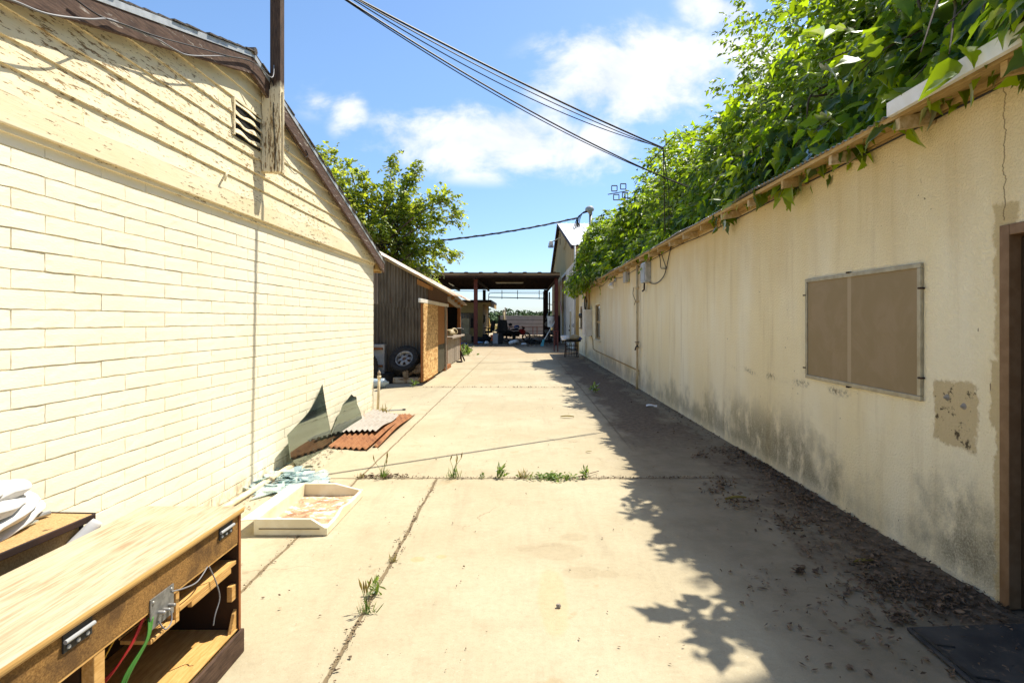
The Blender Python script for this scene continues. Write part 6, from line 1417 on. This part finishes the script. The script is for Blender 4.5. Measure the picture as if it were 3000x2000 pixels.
for x in (1.50, 1.68): b.tube([(x, 28.4, 0), (x + .02, 28.6, 1.0)], .03, 6)
b.tube([(1.45, 28.6, 1.0), (1.75, 28.6, 1.0)], .035, 6); obj('frame', b, MAT['redsteel'], t)
# grill table beside the stucco wall
gt = thing('scrap_table', 'rusty wire stand heaped with white bags and cloths beside the stucco wall', 'table', (2.0, 24.2, 0))
b = MB(); b.lathe([(0, .0), (.40, .02), (.44, .06), (.42, .09), (0, .06)], (2.0, 24.2, .63), n=18); obj('tray', b, MAT['fabric'], gt)
for x, y in ((1.72, 23.9), (2.28, 23.9), (1.75, 24.5), (2.27, 24.5)):
    b = MB(); b.tube([(x, y, 0), ((x + 2.0) / 2 + (x - 2) * .3, y, .63)], .022, 6); obj('leg', b, MAT['darksteel'], gt)
b = MB()
for z in (.15, .32, .48): b.tube([(1.74, 23.9, z), (2.27, 23.9, z), (2.26, 24.5, z), (1.76, 24.5, z), (1.74, 23.9, z)], .012, 5)
for k in range(5): b.tube([(1.78 + k * .11, 23.9, .05), (1.82 + k * .09, 23.9, .6)], .01, 5)
obj('wire_shelf', b, MAT['darksteel'], gt)
for i, (x, y, z, r, m, lab, nm) in enumerate(((1.78, 24.1, .80, (.22, .2, .12), 'bag', 'white carrier bag at the left of the rusty wire stand', 'carrier_bag'), (2.12, 24.1, .82, (.24, .2, .13), 'beige', 'pale green cloth bundle at the right of the rusty wire stand', 'cloth_bundle'), (2.30, 24.3, .79, (.16, .2, .09), 'blue', 'small blue bundle at the wall end of the rusty wire stand', 'blue_bundle'))):
    b = MB(); b.blob((x, y, z), r, 16, 10, .35, 50 + i); tag(obj(nm, b, MAT[m], smooth=True), lab, 'bundle')
# machine in the field
lo = thing('farm_loader', 'old white wheeled loader standing in the field beyond the outbuilding', 'machine', (-4.9, 72, 0))
b = MB(); b.box(-5.6, -4.6, 71, 73.5, .6, 1.2); b.box(-5.4, -4.7, 71.2, 72.4, 1.2, 1.35); obj('chassis', b, MAT['white'], lo, bevel=.05)
b = MB()
for x in (-5.45, -4.75):
    for y in (71.25, 72.35): b.box(x - .05, x + .05, y - .05, y + .05, 1.351, 2.2)
b.box(-5.55, -4.65, 71.1, 72.5, 2.2, 2.32); obj('cab', b, MAT['whitewall'], lo)
b = MB(); b.tube([(-4.7, 71, 1.1), (-4.45, 70.2, 1.9), (-4.25, 69.8, .9)], .09, 8); b.prism([(-4.4, 69.9, .4), (-4.05, 69.9, .5), (-4.05, 69.9, 1.0), (-4.3, 69.9, 1.0)], (.0, .5, 0)); obj('boom', b, surf('machine_yellow', (.5, .3, .06), (.4, .25, .08), 5), lo)
for x, y in ((-5.5, 71.2), (-4.55, 71.2), (-5.5, 73.1), (-4.55, 73.1)):
    b = MB(); b.lathe([(.2, -.15), (.45, -.16), (.52, -.1), (.52, .1), (.45, .16), (.2, .15)], (x, y, .52), (1, 0, 0), 18, closed=True); obj('wheel', b, MAT['tyre'], lo)

# ================================================================== GROUND DETAIL
R.seed(55)
def tris(items, name, mat, lab, cat_, kind='stuff'):
    b = MB()
    for c, s, a, z in items:
        c = Vector(c); e = Vector((math.cos(a), math.sin(a), 0)); f = Vector((-e.y, e.x, 0))
        zz = [R.uniform(0, 1) * z for _ in range(4)]; k = R.uniform(.25, .6)
        b.add([c - e * s + Vector((0, 0, zz[0])), c + f * s * k + Vector((0, 0, zz[1] + z * .3)), c + e * s + Vector((0, 0, zz[2])), c - f * s * k + Vector((0, 0, zz[3]))], [(0, 1, 2), (0, 2, 3)])
    return tag(obj(name, b, mat), lab, cat_, kind=kind)
it = []
for i in range(4200):                                     # against the stucco wall
    y = R.uniform(1.8, 7.0) if R.random() < .7 else R.uniform(7, 24)
    wd = .10 + .28 * max(0, math.sin(y * 1.7 + 1) * .5 + .5) + (.45 if y < 3.6 else 0)
    x = 2.62 - abs(R.gauss(0, wd)); 
    if x < 1.2: continue
    it.append(((x, y, .007), R.uniform(.006, .028), R.uniform(0, 6.28), R.uniform(.004, .022)))
for (px, py, rx, n) in ((1610, 1048, 16, 40), (1680, 1065, 14, 22), (1660, 1112, 36, 90), (1640, 1130, 22, 40), (1820, 1205, 38, 90), (1835, 1315, 14, 22), (1995, 1298, 34, 60), (2040, 1345, 80, 260), (1700, 1155, 40, 70), (2070, 1425, 30, 40), (2180, 1380, 100, 300), (1850, 1150, 26, 60)):
    for _ in range(n):
        p = gnd(R.gauss(px, rx * .6), R.gauss(py, rx * .22)); it.append(((p.x, p.y, .008), R.uniform(.006, .03), R.uniform(0, 6.28), R.uniform(.006, .03)))
tris(it, 'leaf_litter', MAT['litter'], 'dark dry leaf litter lying along the foot of the stucco wall', 'leaf litter')
it = [((R.uniform(-2.3, 1.6), 1.9 + 14 * R.random() ** 1.6, .006), R.uniform(.004, .013), R.uniform(0, 6.28), R.uniform(.003, .012)) for _ in range(420)]
it += [((R.gauss(-.865, .02), R.uniform(2.2, 5.5), .006), R.uniform(.003, .014), R.uniform(0, 6.28), .01) for _ in range(260)]
it += [((R.gauss(-1.64, .02), R.uniform(3.0, 5.5), .006), R.uniform(.003, .010), R.uniform(0, 6.28), .008) for _ in range(120)]
it += [((R.uniform(-1.65, 1.9), R.gauss(5.62, .025), .006), R.uniform(.004, .016), R.uniform(0, 6.28), .012) for _ in range(520)]
it += [((R.gauss(-1.42, .12), R.gauss(5.66, .04), .006), R.uniform(.008, .022), R.uniform(0, 6.28), .018) for _ in range(150)]
it += [((R.uniform(-2.4, 1.3), R.gauss(13.2, .03), .006), R.uniform(.006, .022), R.uniform(0, 6.28), .02) for _ in range(160)]
tris(it, 'scattered_debris', MAT['litter'], 'small brown crumbs and twigs scattered over the concrete and its joints', 'debris')
it = [((R.uniform(-4.5, 2.1), R.uniform(33, 52), .01), R.uniform(.02, .12), R.uniform(0, 6.28), R.uniform(.02, .12)) for _ in range(500)]
tris(it, 'yard_debris', MAT['litter'], 'dark debris strewn over the canopy floor', 'debris')
# individual curled leaves and twigs
def curl(px, py, s, a, lab, m='drygrass'):
    p = gnd(px, py); V = []
    b = MB(); b.grid(6, 3, lambda u, w: p + Matrix.Rotation(a, 3, 'Z') @ Vector((s * (u - .5) * 2, s * .5 * (w - .5) * math.sin(math.pi * (.08 + .84 * u)), .012 + s * .25 * (abs(w - .5) * 1.4) + .1 * s * math.sin(u * 3))))
    tag(obj('fallen_leaf', b, MAT[m], thick=.001), lab, 'leaf')
curl(1690, 1150, .10, .2, 'large curled yellow brown leaf lying in the shade near the stucco wall')
curl(1985, 1295, .07, .1, 'curled tan leaf at the rim of the litter patch by the door')
curl(1352, 1040, .04, .4, 'small tan leaf on the sunny concrete beyond the weeds')
curl(1303, 960, .11, -.1, 'dry brown leaf far along the concrete before the shadow edge')
st_ = MB(); p = gnd(1283, 1395); st_.blob((p.x, p.y, .012), (.014, .012, .012), amp=.3, seed=4); tag(obj('pebble', st_, MAT['stone']), 'single brown pebble on the bright concrete in the foreground', 'pebble')
tw_ = MB(); tw_.tube(smooth_path([gnd(1300, 1100, .01), gnd(1335, 1092, .03), gnd(1375, 1081, .02)]), .004, 5); tag(obj('twig', tw_, MAT['bark']), 'thin brown twig lying across the joint beside the low green weed', 'twig')
pp = MB(); pp.grid(4, 3, lambda u, w: gnd(1497 + (u - .5) * 26, 932 + (w - .5) * 4) + Vector((0, 0, .01 + .012 * math.sin(u * 5)))); tag(obj('paper_scrap', pp, MAT['bag'], thick=.002), 'white scrap of paper on the shaded concrete beside the stucco wall', 'paper')
# black rubber mat before the door
mt = thing('rubber_mat', 'black rubber door mat at the foot of the brown door frame', 'mat', (2.3, 2.3, 0))
b = MB(); b.prism([(1.93, 2.86, .006), (2.60, 2.90, .006), (2.60, 1.6, .006), (1.88, 1.6, .006)], (0, 0, .016)); obj('mat_pad', b, surf('dusty_rubber', (.028, .027, .026), (.06, .055, .048), 5, rough=.8, spots=(.12, .09, .06), sscale=18, sthr=.6, bmp=.3), mt, bevel=.005)
b = MB(); b.bar((1.955, 2.84, .024), (1.92, 1.62, .024), .02, .008)
for y in (2.7, 2.45, 2.2): b.bar((1.955, y, .026), (2.04, y - .02, .026), .008, .008)
obj('mat_ridge', b, MAT['black'], mt)

# weeds in the joints
def weed(name, lab, c, kind, s, seed):
    rr = np.random.default_rng(seed); n = {'grass': 30, 'leafy': 34, 'mat': 200, 'dry': 40, 'shrub': 90}[kind]
    root = thing(name, lab, 'weed', (c[0], c[1], 0), 'weeds in the concrete joints')
    if kind == 'mat':
        P = np.stack([rr.normal(0, .13 * s, n), rr.normal(0, .05 * s, n), rr.uniform(.005, .05, n)], 1) + np.array([c[0], c[1], 0]); D = rr.normal(size=(n, 3)) * np.array([1, 1, .5]); S = rr.uniform(.02, .045, n)
        leaf_mesh('leaves', P, D, np.tile([0, 0, 1.0], (n, 1)) + rr.normal(size=(n, 3)) * .4, S, MAT['grass'], root, TS); return
    if kind == 'shrub':
        P = np.stack([rr.normal(0, .16 * s, n), rr.normal(0, .16 * s, n), rr.uniform(.0, .42, n) * s * .7], 1) + np.array([c[0], c[1], 0]); D = rr.normal(size=(n, 3)) + np.array([0, 0, .9]); S = rr.uniform(.08, .18, n) * s
        leaf_mesh('leaves', P, D, rr.normal(size=(n, 3)) + np.array([0, 0, 1.0]), S, MAT['grass'], root, TS)
        b = MB()
        for k in range(6): b.tube([(c[0], c[1], 0), (c[0] + rr.normal() * .12, c[1] + rr.normal() * .12, .5 * s)], .008, 4)
        obj('stems', b, MAT['bark'], root); return
    P = np.stack([rr.normal(0, .03 * s, n), rr.normal(0, .014 * s, n), np.zeros(n)], 1) + np.array([c[0], c[1], 0])
    if kind == 'leafy':
        P[:, 2] = rr.uniform(0, .10, n) * s; P[:, :2] = np.array([c[0], c[1]]) + (P[:, :2] - np.array([c[0], c[1]])) * .6; D = rr.normal(size=(n, 3)) + np.array([0, 0, .9]); S = rr.uniform(.05, .10, n) * s; H = [(0, 0), (.10, .3), (.09, .7), (0, 1)]
    else:
        D = rr.normal(size=(n, 3)) * .38 + np.array([0, 0, 1.0]); S = rr.uniform(.05, .14, n) * s; H = [(0, 0), (.035, .2), (.03, .7), (0, 1)]
    T = [weld(leaf_template(H, .3, .25)), weld(leaf_template(H, .3, -.05))]
    leaf_mesh('leaves', P, D, rr.normal(size=(n, 3)), S, MAT['drygrass' if kind == 'dry' else 'grass'], root, T)
    if kind == 'grass':
        b = MB(); hd = MB()
        for k in range(4):
            tip = Vector((c[0] + rr.normal() * .05 * s, c[1] + rr.normal() * .03 * s, rr.uniform(.16, .24) * s)); b.tube(smooth_path([(c[0], c[1], 0), (c[0] * .7 + tip.x * .3, c[1], tip.z * .6), tuple(tip)]), .0018, 4)
            u_ = Vector((rr.normal() * .25, 0, 1)).normalized(); hd.tube([tip, tip + u_ * .03, tip + u_ * .065], [.003, .007, .001], 5)
        obj('stems', b, MAT['grass'], root); obj('seed_heads', hd, MAT['drygrass'], root)
J = 5.62
weed('grass_tuft', 'tall seeding grass tuft at the left end of the cross joint', (gnd(880, 1098).x, J, 0), 'grass', .9, 1)
weed('grass_tuft', 'seeding grass tuft right of where the near joint meets the cross joint', (gnd(1042, 1098).x, J, 0), 'grass', 1.0, 2)
weed('green_weed', 'tiny green weed in the cross joint between grass tuft and bushy weed', (gnd(1107, 1098).x, J, 0), 'leafy', .45, 3)
weed('green_weed', 'upright bushy green weed in the middle of the cross joint', (gnd(1150, 1098).x, J, 0), 'leafy', 1.0, 4)
weed('dry_weed', 'brownish dry grass clump right of the bushy green weed', (gnd(1203, 1100).x, J, 0), 'dry', .85, 5)
weed('mat_weed', 'low spreading leafy weed lying across the joint', (gnd(1268, 1099).x, J - .01, 0), 'mat', 1.0, 6)
weed('green_weed', 'small green weed at the right end of the cross joint by the shadow', (gnd(1348, 1100).x, J, 0), 'leafy', .8, 7)
weed('green_weed', 'leafy weed in the long joint near the desk', (gnd(862, 1368).x, gnd(862, 1368).y, 0), 'leafy', .7, 8)
weed('grass_tuft', 'grass tuft lowest in the long joint near the desk', (gnd(842, 1408).x, gnd(842, 1408).y, 0), 'grass', .62, 9)
weed('dry_weed', 'thin dry grass in the long joint above the leafy weed', (gnd(905, 1290).x, gnd(905, 1290).y, 0), 'dry', .45, 10)
weed('dry_weed', 'wispy yellow grass at the foot of the standpipe', (gnd(882, 950).x, gnd(882, 950).y, 0), 'dry', 1.4, 11)
weed('dry_weed', 'short yellow grass at the far left corner of the cross joint', (gnd(832, 1095).x, J, 0), 'dry', .5, 12)
weed('green_weed', 'small green weed on the concrete before the strand board door', (gnd(950, 888).x, gnd(950, 888).y, 0), 'leafy', 1.3, 13)
weed('weed_shrub', 'bright green bushy weed at the corner of the shed counter', (gnd(1064, 816).x, gnd(1064, 816).y, 0), 'shrub', 1.4, 14)
weed('green_weed', 'dark green weed growing in the soil strip by the stucco wall', (gnd(1358, 905).x + .1, 12.3, 0), 'leafy', 1.5, 15)
